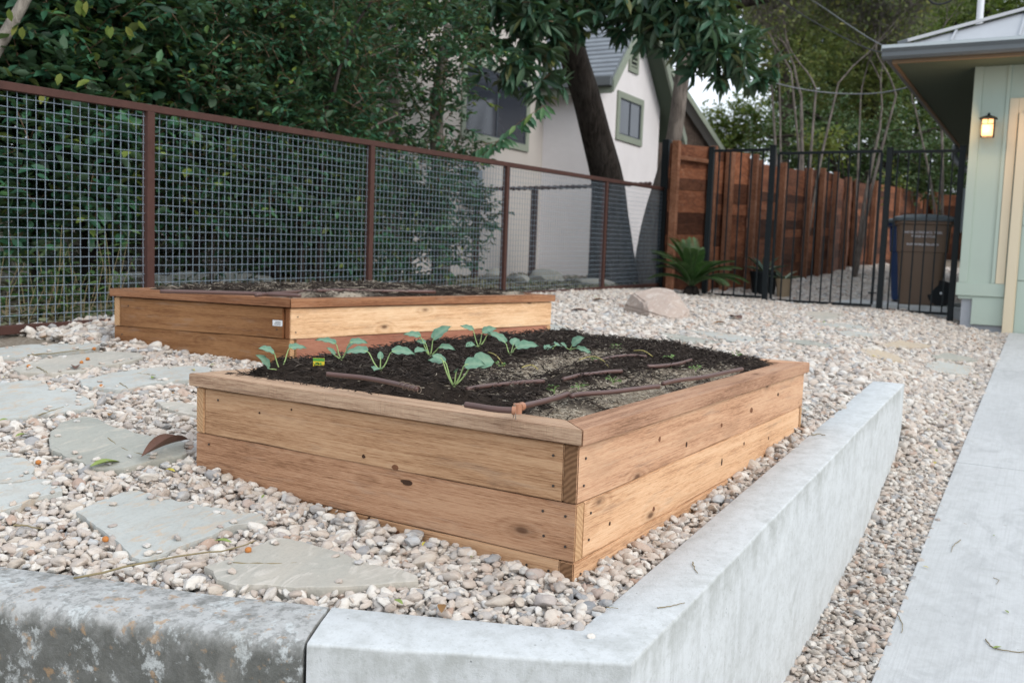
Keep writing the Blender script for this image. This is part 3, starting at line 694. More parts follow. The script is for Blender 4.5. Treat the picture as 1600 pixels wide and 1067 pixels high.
# ------------------------------------------------------------------ soil in the beds
def bil(Q, s, t):
    F_, R_, B_, L_ = [np.asarray(q) for q in Q]
    s = np.asarray(s)[..., None]; t = np.asarray(t)[..., None]
    return F_ * (1 - s) * (1 - t) + R_ * s * (1 - t) + B_ * s * t + L_ * (1 - s) * t
def inv_bil(Q, p):
    s = t = .5
    for _ in range(20):
        c = bil(Q, s, t); e = 1e-4
        ds = (bil(Q, s + e, t) - c) / e; dt = (bil(Q, s, t + e) - c) / e
        d = np.linalg.solve(np.array([ds, dt]).T, np.asarray(p) - c); s += d[0]; t += d[1]
    return s, t
def sandA(s, t):
    n = mn.noise(Vector((s * 5, t * 4, 2))) * .12
    n2 = mn.noise(Vector((s * 17, t * 13, 8)))
    e = (1 - sm((t - .11 - n) / .10)) * (1 - sm((s - .58 - n) / .20)) * (1 - sm((n2 - .05) / .25) * .85)
    p2 = math.exp(-(((s - .42) / .22) ** 2 + ((t - .40 - .2 * (s - .4)) / .055) ** 2)) * (.9 + n * 4)
    return float(min(1, max(0, max(e, p2 * (1 - sm((n2 - .1) / .2) * .8)))))
def soilA(s, t, rough=True):
    e = min(s * 2, (1 - s) * 2, t * 1.15, (1 - t) * 1.15)
    sa = sandA(s, t)
    edge = float(sm(np.array(e / .09)))
    z = 1.105 - .030 * (1 - edge) * (1 if t < .5 else .35) + (.038 * float(sm(np.array((t - .1) / .4))) + .012 * s) * edge - .020 * sa
    z += .020 * float(sm(np.array((t - .75) / .2))) * float(sm(np.array((s - .2) / .2)))
    if rough: z += mn.noise(Vector((s * 16, t * 11, 5))) * .009 + mn.noise(Vector((s * 42, t * 28, 9))) * .0045
    if s < .0: z = z
    return z
QAe = quad_inset(QA, capw_ := .088)
def soil_mesh(name, Q, hf, sf, n1, n2):
    V, sa = [], []
    for i in range(n1 + 1):
        for j in range(n2 + 1):
            s, t = i / n1, j / n2; p = bil(Q, s, t); V.append((p[0], p[1], hf(s, t))); sa.append(sf(s, t))
    idx = np.arange((n1 + 1) * (n2 + 1)).reshape(n1 + 1, n2 + 1)
    Fq = np.stack([idx[:-1, :-1], idx[1:, :-1], idx[1:, 1:], idx[:-1, 1:]], -1).reshape(-1, 4)
    o = mk(name, V, Fq, M['soil'], smooth=True, tint=sa, attr='sandy'); return o
o = soil_mesh('soil', QAe, soilA, sandA, 150, 100); tag(o, 'dark soil with sandy patches filling the nearest bed', 'soil', kind='stuff')
def soilB(s, t):
    e = min(s, 1 - s, t, 1 - t) * 2; edge = float(sm(np.array(e / .12)))
    return 1.245 + .032 * edge + mn.noise(Vector((s * 14, t * 10, 15))) * .014 + mn.noise(Vector((s * 40, t * 30, 19))) * .005
def sandB(s, t): return float(max(0, min(1, (mn.noise(Vector((s * 7, t * 5, 32))) - .12) * 3)))
QBe = quad_inset(QB, .088)
o = soil_mesh('soil', QBe, soilB, sandB, 110, 90); tag(o, 'dark soil strewn with straw filling the farther bed', 'soil', kind='stuff')
def scatter_strips(name, Q, hf, n, keep, L, W, mat, zoff=.004, tilt=.35, tint=None, spill=0.):
    P, D = [], []
    while len(P) < n:
        s, t = random.uniform(-spill, 1 + spill * .2), random.uniform(0, 1 + spill * .4)
        if random.random() > keep(min(max(s, 0), 1), min(max(t, 0), 1)): continue
        p = bil(Q, s, t); z = hf(min(max(s, 0), 1), min(max(t, 0), 1))
        P.append((p[0], p[1], z + random.uniform(-.4, 1) * zoff)); a = random.uniform(0, 2 * math.pi); D.append((math.cos(a), math.sin(a), random.gauss(0, tilt)))
    n = len(P); l = rng.uniform(*L, n); return strips(name, np.array(P), np.array(D), l, rng.uniform(*W, n), mat, tint=None if tint is None else rng.random(n) ** tint)
o = scatter_strips('mulch', QAe, soilA, 15000, lambda s, t: 1 - .97 * sandA(s, t) ** .6, (.014, .048), (.0015, .0048), M['mulch'], .012, .35, 1.5, .012)
tag(o, 'black shredded bark mulch spread over the nearest bed', 'mulch', kind='stuff')
o = scatter_strips('chaff', QAe, soilA, 17000, lambda s, t: .006 + .99 * sandA(s, t), (.005, .022), (.001, .003), M['straw'], .006, .25, None)
tag(o, 'pale chaff and dry fibres on the sandy soil of the nearest bed', 'chaff', kind='stuff')
o = scatter_strips('mulch', QBe, soilB, 7000, lambda s, t: 1 - .6 * sandB(s, t), (.015, .05), (.002, .005), M['mulch'], .012, .35, 1.5)
tag(o, 'dark bark mulch lying in the farther bed', 'mulch', kind='stuff')
o = scatter_strips('chaff', QBe, soilB, 1200, lambda s, t: .3, (.02, .08), (.001, .003), M['straw'], .014, .15, None)
tag(o, 'dry straw stalks lying in the farther bed', 'straw', kind='stuff')
def soilpt(px, py, dz=0.):
    z = 1.12
    for _ in range(8):
        p = Pz(px, py, z); s, t = inv_bil(QAe, p[:2]); s = min(max(s, 0), 1); t = min(max(t, 0), 1); z = soilA(s, t, False) + dz
    return Pz(px, py, z)
# drip lines
def hose(pts, label, r=.0068, ends=(), dz=.019, fn=soilpt, raise_ends=False):
    zm = max(1.122, float(np.mean([fn(x, y, 0)[2] for x, y, d in pts]))); P = []
    for x, y, d in pts: q = Pz(x, y, zm + dz); q[2] += d; P.append(q)
    S = smooth_path(P, 26)
    so_ = []
    for q in S:
        s_, t_ = inv_bil(QAe, q[:2]); so_.append(max(1.122, soilA(min(max(s_, .05), .97), min(max(t_, .05), .97))))
    u_ = np.linspace(0, 1, len(S)); S[:, 2] = np.polyval(np.polyfit(u_, so_, 1), u_) + r * .55 + .003 + (.003 if raise_ends else 0)
    root = thing('drip_line', S[len(S) // 2], label, 'hose', 'brown drip irrigation hoses in the nearest bed')
    V, Fc = tube(S, r, 12); mk('tube', V, Fc, M['hose'], root, smooth=True)
    return root, S
r1, S1 = hose([(510, 592, 0), (530, 593, 0), (570, 596, 0), (610, 602, 0), (652, 611, 0)], 'short brown hose with a wire-tied end near the left cap', r=.0066, raise_ends=True)
T = unit(S1[-1] - S1[-4]); a = unit(np.cross(T, [0, 0, 1])); b = np.cross(a, T); th = np.linspace(0, 8 * math.pi, 60)
V, Fc = tube([S1[-5] + T * .0035 * t + (.0088 + .0008 * math.sin(t * .3)) * (a * math.cos(t) + b * math.sin(t)) for t in th], .0009, 5); mk('wire_tie', V, Fc, M['tie'], r1, smooth=True)
r2, S2 = hose([(728, 621, 0), (748, 624, 0), (775, 628, 0), (806, 630, 0)], 'brown hose run ending at the elbow near the front corner', r=.0078)
r3, S3 = hose([(812, 628, 0), (840, 622, 0), (868, 615, 0), (888, 609, 0)], 'thick brown hose leaving the elbow towards the right cap', r=.0078)
P = np.array([S2[-2], S2[-1], S3[0], S3[1]]); mb = MB(); mb.tube([S2[-3], S2[-1] + (S2[-1] - S2[-2]) * .3], .0105, 12); mb.tube([S3[2], S3[0]], .0105, 12); V, Fc = tube([(S2[-1] + S3[0]) / 2 - np.array([0, 0, .012]), (S2[-1] + S3[0]) / 2 + np.array([0, 0, .012])], .011, 12); mb.add(V, Fc)
mb.build('elbow_fitting', M['fitting'], r3, smooth=True, angle=40)
V, Fc = tube(smooth_path([S2[-1] + np.array([.008, .01, -.02]), S2[-1] + np.array([0, .004, .016]), S2[-1] + np.array([-.008, -.006, -.02])], 8), .0014, 6); mk('wire_tie', V, Fc, M['tie'], r3)
hose([(893, 612, -.018), (905, 609, 0), (950, 606, .003), (985, 602, .003), (1018, 598, .001), (1030, 597, -.014)], 'long straight brown hose beside the right cap')
hose([(1036, 593, -.018), (1060, 588, 0), (1100, 583, .003), (1130, 577, .002), (1160, 571, -.014)], 'far brown hose piece beside the right cap')
hose([(730, 599, -.016), (745, 596, -.004), (765, 593, -.002), (785, 591, -.002), (815, 588, -.004), (850, 586, -.016)], 'half buried brown hose across the middle sand')
hose([(880, 583, -.016), (893, 580, -.004), (905, 577, -.004), (925, 575, -.012), (950, 572, -.004), (972, 571, -.016)], 'small exposed bit of hose beyond the middle sand')
hose([(928, 556, -.014), (940, 554, 0), (960, 550, .002), (985, 548, .002), (1010, 550, -.016)], 'curved brown hose at the back of the bed', )
hose([(1012, 564, -.016), (1025, 564, -.003), (1040, 563, -.006), (1062, 560, -.003), (1080, 555, -.014)], 'short hose stub beside the far sprouts')
def ptB(px, py, dz=0.): return Pz(px, py, 1.285 + dz)
for a, lb in (([(400, 461), (450, 457), (520, 454), (600, 455), (680, 456)], 'brown drip hose crossing the farther bed'), ([(250, 455), (330, 457), (400, 459), (470, 462)], 'dark drip hose along the left of the farther bed')):
    P = smooth_path([ptB(x, y) for x, y in a], 20); root = thing('drip_line', P[10], lb, 'hose'); V, Fc = tube(P, .009, 10); mk('tube', V, Fc, M['hose'], root, smooth=True)
# ------------------------------------------------------------------ seedlings
def leaf_blade(C, D, N, L, W, cup=.12, lobes=0.0):
    """rounded cabbage leaf, returns V,F"""
    D = unit(D); B = unit(np.cross(N, D)); N = np.cross(D, B); V = []; nu, nv = 9, 5
    for i in range(nu):
        u = i / (nu - 1); wv = W * .5 * (math.sin(math.pi * min(1, max(0, u * .93 + .07)) ** .78)) ** .6
        if i == nu - 1: wv *= .35
        if i == 0: wv = W * .10
        for j in range(nv):
            v = (j / (nv - 1)) * 2 - 1
            rip = .03 * math.sin(u * 17 + v * 5 + L * 900) * abs(v) * L * 2.2
            z = cup * L * (abs(v) ** 1.6) * .8 - .38 * L * u * u + .12 * L * u + rip
            V.append(C + D * (L * (u + .05 * (1 - v * v))) + B * (wv * v * (1 + .1 * math.sin(u * 11 + v * 2) * lobes)) + N * z)
    Fc = [(i * nv + j, i * nv + j + 1, (i + 1) * nv + j + 1, (i + 1) * nv + j) for i in range(nu - 1) for j in range(nv - 1)]
    return np.array(V), Fc
right = np.array(_rt); upv = np.array([0, 0, 1.]); fwd = np.array(_fw)
def seedling(px, py, scale, lvs, label):
    p = soilpt(px, py, -.006); root = thing('seedling', p, label, 'seedling', 'cabbage seedlings planted in the nearest bed')
    mb = MB(); mb.tube(smooth_path([p, p + upv * .012 * scale + right * .001], 4), .0030 * scale, 8)
    crown = p + upv * .012 * scale
    for (dx, dz, df, L, W, tilt, roll) in lvs:
        if scale < 1.19: dx, dz, df, L, W = dx * 1.35, dz * 1.25, df * 1.3, L * 1.12, W * 1.05
        else: dx, dz, L, W = dx * 1.1, dz * 1.2, L * 1.0, W * .95
        # (dx, dz): where the blade starts, metres; tilt: how much the blade rises; df depth towards viewer
        st = crown + right * dx + upv * dz - fwd * df
        hd = unit(right * dx - fwd * df + 1e-6); D = unit(hd * math.cos(tilt) + upv * math.sin(tilt)); N = unit(upv * math.cos(tilt) - hd * math.sin(tilt) + np.cross(D, upv) * roll - fwd * .85)
        mid = (crown + st) / 2 - upv * .12 * dz + right * dx * .02
        pth = smooth_path([crown - upv * .004, mid, st, st + D * L * .25], 9); mb.tube(pth, np.linspace(.0022, .0012, 9) * scale, 6)
        V, Fc = leaf_blade(st, D, N, L, W * 1.12)
        o = mk('leaf', V, Fc, M['brassica'], root, smooth=True, tint=[(1. if j == 2 else (.45 if (i + abs(j - 2)) % 2 else 0.)) for i in range(9) for j in range(5)], attr='vein')
        md = o.modifiers.new('thick', 'SOLIDIFY'); md.thickness = .0006
        md2 = o.modifiers.new('sub', 'SUBSURF'); md2.levels = 1; md2.render_levels = 1
    mb.build('stem', M['stem'], root, smooth=True)
    return root
seedling(709, 610, 1.2, [(-.022, .050, -.004, .050, .036, .25, .3), (-.030, .058, .01, .030, .024, .5, -.3), (.024, .046, .004, .055, .050, .25, -.2), (.046, .054, -.008, .058, .052, .12, .4), (.005, .030, .02, .022, .014, .9, 0)], 'largest seedling, with wide leaves, beside the middle sand')
seedling(438, 584, 1.1, [(-.012, .040, .01, .045, .036, .5, .3), (.016, .050, -.01, .050, .034, .2, -.3), (-.020, .004, .022, .052, .044, .95, .2)], 'seedling in the left corner of the bed, one leaf touching the cap')
seedling(533, 567, 1.1, [(-.012, .035, 0, .060, .026, .35, .4), (.018, .040, 0, .050, .028, .2, -.2), (.014, .022, .01, .030, .018, .9, 0), (-.014, .010, .01, .030, .020, .9, 0)], 'second seedling from the left with narrow pointed leaves')
seedling(594, 585, 1.1, [(-.026, .040, .0, .060, .038, .1, .4), (.022, .042, .0, .060, .042, .12, -.4), (-.002, .006, .02, .036, .028, .15, 0), (.0, .024, 0, .024, .016, 1., 0)], 'third seedling, two broad leaves spread left and right')
seedling(672, 561, 1.15, [(-.024, .046, 0, .052, .034, .3, .4), (.006, .040, 0, .065, .044, .85, 0), (.022, .022, .01, .050, .028, .1, -.3), (-.012, .014, .02, .044, .034, .1, .2), (-.012, .03, 0, .03, .022, .4, .2)], 'leafy seedling with one upright leaf before the reddish board')
seedling(748, 547, 1.1, [(-.016, .045, 0, .045, .03, .5, .4), (.008, .040, .0, .048, .038, .5, -.2), (.022, .034, -.01, .055, .03, -.05, -.3), (-.010, .004, .01, .04, .03, .1, .1)], 'small seedling behind the largest one, against the red board')
seedling(797, 560, 1.1, [(-.012, .030, 0, .062, .034, .7, .3), (.012, .018, .0, .070, .046, .3, -.3), (.006, .022, -.02, .05, .03, .6, 0)], 'seedling with a drooping right leaf near the farther bed end')
seedling(863, 549, 1.1, [(-.004, .004, .012, .062, .034, .05, .3), (.008, .006, -.012, .04, .03, .1, 0)], 'low seedling with one flat leaf lying on the mulch')
seedling(890, 551, 1.1, [(.006, .012, .004, .048, .040, .75, .3), (.016, .004, .01, .058, .026, -.1, -.3), (-.010, .004, .01, .03, .024, .7, 0)], 'seedling near the back cap, leaf folded up')
# small carrot-like sprouts
spr = [(866, 613, 'nearest feathery sprout, beside the thick hose'), (780, 574, 'flat row of tiny leaves in the black mulch'), (932, 568, 'sprout below an arching yellow stalk'), (1046, 563, 'fullest feathery sprout at the far middle'),
       (1056, 584, 'sprout just beyond the long straight hose'), (1087, 579, 'sprout above the far hose piece'), (996, 593, 'bright sprout at the end of the long hose'), (958, 599, 'tiny sprout against the long hose'), (962, 546, 'sprout behind the curved hose'), (1152, 558, 'farthest sprout near the bed end'), (904, 607, 'sprout where the long hose begins'), (1215, 570, 'yellow green sprout on the far right cap')]
for (px, py, lb) in spr:
    p = soilpt(px, py); n = 16; a = rng.uniform(0, 6.28, n); r = rng.uniform(.2, 1, n) * .020
    root = thing('sprout', p, lb, 'sprout', 'tiny sprouts in rows in the nearest bed')
    C = p + np.stack([np.cos(a) * r, np.sin(a) * r, rng.uniform(.003, .020, n)], -1); D = np.stack([np.cos(a), np.sin(a), rng.uniform(-.2, .7, n)], -1)
    leaves('foliage', C, D, np.tile([0, 0, 1.], (n, 1)) + rng.normal(size=(n, 3)) * .3, rng.uniform(.008, .016, n), rng.uniform(.006, .010, n), M['sprout'], root)
    mb = MB(); mb.tube([p - upv * .004, p + upv * .008], .0012, 5)
    for c in C[:7]: mb.tube([p + upv * .002, (p + c) / 2 + upv * .003, c], .0007, 4)
    mb.build('stem', M['stem'], root)
# yellow stalks on the mulch
for i, (pts, lb) in enumerate(((((762, 550), (775, 560), (788, 572)), 'straight yellow stalk lying below a seedling'), (((905, 562), (925, 561), (940, 566), (951, 573)), 'arching yellow stalk on the mulch'), (((815, 574), (830, 575), (841, 577)), 'short yellow stalk flat on the mulch'), (((990, 548), (1005, 552), (1020, 557)), 'yellow stalk beyond the curved hose'))):
    P = smooth_path([soilpt(x, y, .008) + upv * (.010 if 0 < j < len(pts) - 1 else 0) for j, (x, y) in enumerate(pts)], 12)
    V, Fc = tube(P, .0016, 6); o = mk('stalk', V, Fc, flat_mat('yellow_stalk', (.42, .36, .12), .6) if i == 0 else bpy.data.materials['yellow_stalk'], origin=P[0], smooth=True); tag(o, lb, 'stalk', 'yellow plant stalks')
# plant tag
p = soilpt(498, 573, .0); root = thing('plant_tag', p, 'small yellow and green plant tag stuck in the mulch', 'tag')
ax = [right, -fwd, upv]
MB().box((-.017, -.0008, .0), (.017, .0008, .026), ax=np.array(ax), o=p).build('card', flat_mat('tag_yellow', (.62, .50, .04), .5), root, bevel=.0004)
MB().box((-.017, .0012, .017), (.017, .0018, .0255), ax=np.array(ax), o=p).build('green_band', flat_mat('tag_green', (.07, .28, .05), .5), root)
mb = MB()
for q in range(3): mb.box((-.010 + q * .007, .0012, .006), (-.006 + q * .007, .0018, .013), ax=np.array(ax), o=p)
mb.build('printed_mark', bpy.data.materials['tag_green'], root)
# white sticker on the far bed's corner post
s = [q for q in sB if q[8] == 3 and q[7] == 0][0]
p = np.array([s[1], s[2]][0 if np.linalg.norm(s[1] - QB[0]) < np.linalg.norm(s[2] - QB[0]) else 1]); nn = s[4]
pp = np.array([p[0], p[1], 0]) + np.array([nn[0], nn[1], 0]) * .002; tX = np.array([s[6][0], s[6][1], 0]); tX = tX if tX @ (np.array([*QB[0], 0]) - pp) < 0 else -tX
axs = np.array([tX, np.array([nn[0], nn[1], 0]), upv])
pp = pp + tX * .03 + upv * 1.150
root = thing('sticker', pp, 'small white sticker on the farther bed corner', 'sticker')
MB().box((-.030, 0, -.012), (.022, .0012, .014), ax=axs, o=pp).build('paper', M['white'], root)
mb = MB()
for q in range(3): mb.box((-.022, .0014, -.007 + q * .006), (.014 - q * .004, .0018, -.004 + q * .006), ax=axs, o=pp)
mb.build('printed_lines', flat_mat('print_grey', (.18, .19, .2), .6), root)
#PART2
# ------------------------------------------------------------------ flagstones
def zc(x0, y0, s, pts): return [(x0 + x / s, y0 + y / s) for x, y in pts]
a_ = 4.848
FL = [
 ('blue', zc(0, 500, a_, [(-260, 560), (-120, 490), (0, 478), (200, 455), (345, 465), (370, 505), (560, 530), (610, 570), (700, 615), (705, 640), (640, 670), (400, 700), (150, 735), (0, 748), (-180, 760)]), 'large blue grey flagstone at the left edge with tan stains'),
 ('blue', zc(0, 500, a_, [(-200, 240), (0, 210), (150, 192), (400, 180), (700, 178), (760, 192), (700, 215), (560, 226), (440, 240), (250, 265), (0, 300), (-160, 300)]), 'long blue flagstone nearest the bottom rail of the wire fence'),
 ('tan', zc(0, 500, a_, [(70, 365), (300, 300), (520, 265), (860, 235), (1060, 250), (1080, 285), (980, 315), (700, 360), (640, 385), (300, 402), (150, 400)]), 'tan flagstone littered with twigs and berries'),
 ('blue', zc(0, 500, a_, [(600, 450), (850, 395), (1150, 360), (1420, 345), (1600, 355), (1560, 430), (1440, 450), (1180, 470), (1000, 515), (870, 530), (700, 510), (620, 490)]), 'flagstone with a yellow leaf running behind the bed corner'),
 ('tan', zc(0, 500, a_, [(1200, 625), (1330, 615), (1500, 640), (1500, 725), (1330, 695), (1230, 660)]), 'small half buried flagstone touching the left side of the bed'),
 ('green', zc(0, 640, a_, [(370, 235), (400, 150), (450, 100), (640, 50), (740, 70), (830, 120), (1060, 180), (1390, 250), (1410, 330), (1250, 370), (1050, 412), (940, 442), (700, 437), (620, 395), (530, 370), (400, 300)]), 'greenish flagstone with the big dry brown leaf on it'),
 ('blue', zc(0, 640, a_, [(-200, 320), (0, 305), (100, 330), (210, 380), (265, 430), (240, 480), (290, 512), (150, 545), (0, 560), (-200, 570)]), 'upper slab of the pale pair at the left edge'),
 ('blue', zc(0, 640, a_, [(-200, 590), (0, 572), (150, 556), (290, 522), (370, 530), (470, 590), (475, 612), (330, 650), (100, 740), (0, 768), (-150, 800)]), 'lower slab of the pale pair at the left edge'),
 ('blue', zc(0, 700, 2.907, [(355, 290), (450, 240), (550, 200), (620, 190), (780, 235), (1000, 275), (1180, 305), (1215, 330), (1060, 350), (960, 395), (860, 430), (720, 485), (630, 503), (580, 470), (470, 380)]), 'large pale blue flagstone before the left side of the bed'),
 ('tan', [(321, 886), (365, 868), (430, 838), (450, 840), (540, 866), (552, 873), (598, 884), (652, 900), (655, 908), (600, 912), (540, 916), (480, 918), (410, 914), (370, 913), (345, 903)], 'beige flagstone lying against the old concrete wall top'),
 ('blue', [(864, 506), (880, 510), (902, 520), (896, 523), (864, 519), (850, 512)], 'small blue flagstone at the end of the farther bed'),
 ('tan', zc(860, 440, 5, [(370, 465), (640, 430), (900, 460), (1190, 520), (850, 527), (500, 500)]), 'long beige flagstone just behind the nearest bed'),
 ('green', zc(860, 440, 5, [(850, 397), (1100, 432), (1330, 470), (1220, 487), (950, 455)]), 'grey green flagstone below the boulder'),
 ('blue', zc(860, 440, 5, [(1080, 380), (1250, 388), (1590, 438), (1600, 462), (1420, 467), (1200, 417)]), 'bright blue flagstone in the middle of the gravel path'),
 ('tan', zc(1180, 470, 4, [(300, 70), (420, 70), (560, 82), (490, 122), (360, 112)]), 'farthest flagstone, close under the iron gate'),
 ('blue', zc(1180, 470, 4, [(370, 140), (560, 140), (710, 160), (700, 178), (480, 166)]), 'thin blue flagstone second from the gate'),
 ('blue', zc(1180, 470, 4, [(500, 190), (640, 190), (810, 210), (700, 224), (560, 216)]), 'blue flagstone third from the gate'),
 ('green', zc(1180, 470, 4, [(150, 238), (330, 245), (540, 290), (420, 287), (250, 262)]), 'dull grey flagstone left of the orange one'),
 ('brown', zc(1180, 470, 4, [(790, 272), (900, 245), (1110, 276), (1080, 293), (880, 290)]), 'tan triangular flagstone between path and garage'),
 ('brown', zc(1180, 470, 4, [(660, 300), (760, 303), (870, 330), (950, 376), (900, 382), (670, 332)]), 'orange tan flagstone behind the end of the low wall'),
 ('green', zc(1180, 470, 4, [(1100, 337), (1200, 324), (1420, 365), (1380, 378), (1130, 362)]), 'grey flagstone of the pair beside the driveway, farther one'),
 ('blue', zc(1180, 470, 4, [(1068, 390), (1150, 376), (1360, 412), (1330, 462), (1150, 442), (1090, 422)]), 'pale flagstone of the pair beside the driveway, nearer one'),
 ('blue', zc(1180, 570, 6.154, [(420, 380), (520, 396), (545, 425), (430, 430)]), 'small flagstone chip at the far right corner of the bed'),
]
stone_polys = []
FT = .026
for kind, px, lb in FL:
    P = np.array([gnd(x, y, FT) for x, y in px]); c = P.mean(0)
    # densify outline with a chipped edge
    out = []
    n = len(P)
    for i in range(n):
        a, b = P[i], P[(i + 1) % n]; m_ = max(1, int(np.linalg.norm(b - a) / .022))
        for j in range(m_):
            q = a * (1 - j / m_) + b * (j / m_); e = mn.noise(Vector((q[0] * 21, q[1] * 21, 3))) * .013 + mn.noise(Vector((q[0] * 70, q[1] * 70, 3))) * .004
            d = unit(q[:2] - c[:2]); out.append((q[0] + d[0] * e, q[1] + d[1] * e))
    out = np.array(out); stone_polys.append(out)
    A_ = np.c_[P[:, :2], np.ones(n)]; zz = G(P[:, 0], P[:, 1]) + FT
    co = np.linalg.lstsq(A_, zz, rcond=None)[0]
    top = out @ co[:2] + co[2]
    bm = bmesh.new(); hi = [bm.verts.new((*out[i], top[i])) for i in range(len(out))]
    mid = [bm.verts.new((out[i][0] + (out[i][0] - c[0]) * .004, out[i][1] + (out[i][1] - c[1]) * .004, top[i] - .006)) for i in range(len(out))]
    lo = [bm.verts.new((*(c[:2] + (out[i] - c[:2]) * .985), top[i] - .045)) for i in range(len(out))]
    inn = [bm.verts.new((*(c[:2] + (out[i] - c[:2]) * (1 - .007 / (np.linalg.norm(out[i] - c[:2]) + .05))), top[i] + .0015)) for i in range(len(out))]
    ff = bm.faces.new(inn)
    for A1, B1 in ((inn, hi), (hi, mid), (mid, lo)):
        for i in range(len(out)): bm.faces.new((A1[i], B1[i], B1[(i + 1) % len(out)], A1[(i + 1) % len(out)]))
    bmesh.ops.triangulate(bm, faces=[ff]); bmesh.ops.recalc_face_normals(bm, faces=bm.faces)
    if np.linalg.norm(c[:2]) < 5:
        bmesh.ops.subdivide_edges(bm, edges=[e for e in bm.edges if e.calc_length() > .08], cuts=2, use_grid_fill=True)
    for v in bm.verts: v.co.z += mn.noise(Vector((v.co.x * 9, v.co.y * 9, 11))) * .004
    for v in bm.verts: v.co -= Vector(c)
    me = bpy.data.meshes.new('flagstone'); bm.to_mesh(me); bm.free(); me.materials.append(M['flag_' + kind])
    o = bpy.data.objects.new('flagstone', me); COL.objects.link(o); o.location = c; tag(o, lb, 'flagstone', 'flagstones of the path')
# ------------------------------------------------------------------ boulder
def blob(c, r, rot, seed, sub=3, facets=9, rough=.05):
    bm = bmesh.new(); bmesh.ops.create_icosphere(bm, subdivisions=sub, radius=1)
    rs = np.random.default_rng(seed); pl = [(unit(rs.normal(size=3)), rs.uniform(.62, .86)) for _ in range(facets)]
    V = []
    for v in bm.verts:
        p = np.array(v.co)
        for nn_, d in pl:
            e = p @ nn_ - d
            if e > 0: p = p - nn_ * e * .97
        p = p * (1 + rough * mn.noise(Vector(p * 2.5 + seed)))
        V.append(p)
    Fc = [[v.index for v in f.verts] for f in bm.faces]; bm.free()
    V = np.array(V) * np.array(r); ca, sa = math.cos(rot), math.sin(rot); V = V @ np.array([[ca, sa, 0], [-sa, ca, 0], [0, 0, 1]])
    return V + np.array(c), Fc
g0 = gnd(1035, 500); d0 = float((g0 - np.array([0, 0, HC])) @ CF)
hull = [Pd(x, y, d0 + e) for x, y, e in ((973, 484, .32), (986, 463, .34), (1034, 453, .62), (1052, 458, .60), (1064, 470, .42), (1046, 473, .22), (1006, 477, .12), (1011, 494, .02), (1040, 503, -.06), (1066, 505, -.02), (1077, 493, .25), (1074, 484, .35))]
hull += [np.array([p[0] + .05, p[1], g0[2] - .12]) for p in hull[:1] + hull[7:11]] + [Pd(1020, 470, d0 + .9) * [1, 1, 0] + [0, 0, g0[2] - .1], Pd(1060, 475, d0 + .8) * [1, 1, 0] + [0, 0, g0[2] - .1]]
bc = np.mean(hull, 0); bm = bmesh.new()
for p in hull: bm.verts.new(p - bc)
bmesh.ops.convex_hull(bm, input=bm.verts[:]); bmesh.ops.delete(bm, geom=[v for v in bm.verts if not v.link_faces], context='VERTS')
bmesh.ops.bevel(bm, geom=bm.edges[:], offset=.018, segments=2, affect='EDGES', clamp_overlap=True); bmesh.ops.triangulate(bm, faces=bm.faces[:])
for _ in range(3): bmesh.ops.subdivide_edges(bm, edges=[e for e in bm.edges if e.calc_length() > .035], cuts=1)
bmesh.ops.triangulate(bm, faces=bm.faces[:])
for v in bm.verts: v.co += v.normal * (mn.noise(v.co * 7) * .014 + mn.noise(v.co * 22) * .005)
bc = bc + np.array([0, 0, .035])
me = bpy.data.meshes.new('boulder'); bm.to_mesh(me); bm.free(); me.materials.append(M['rock']); me.polygons.foreach_set('use_smooth', np.ones(len(me.polygons), dtype=bool)); me.set_sharp_from_angle(angle=R(35))
o = bpy.data.objects.new('boulder', me); COL.objects.link(o); o.location = bc; tag(o, 'large flat topped pinkish boulder on the gravel before the palm', 'rock')

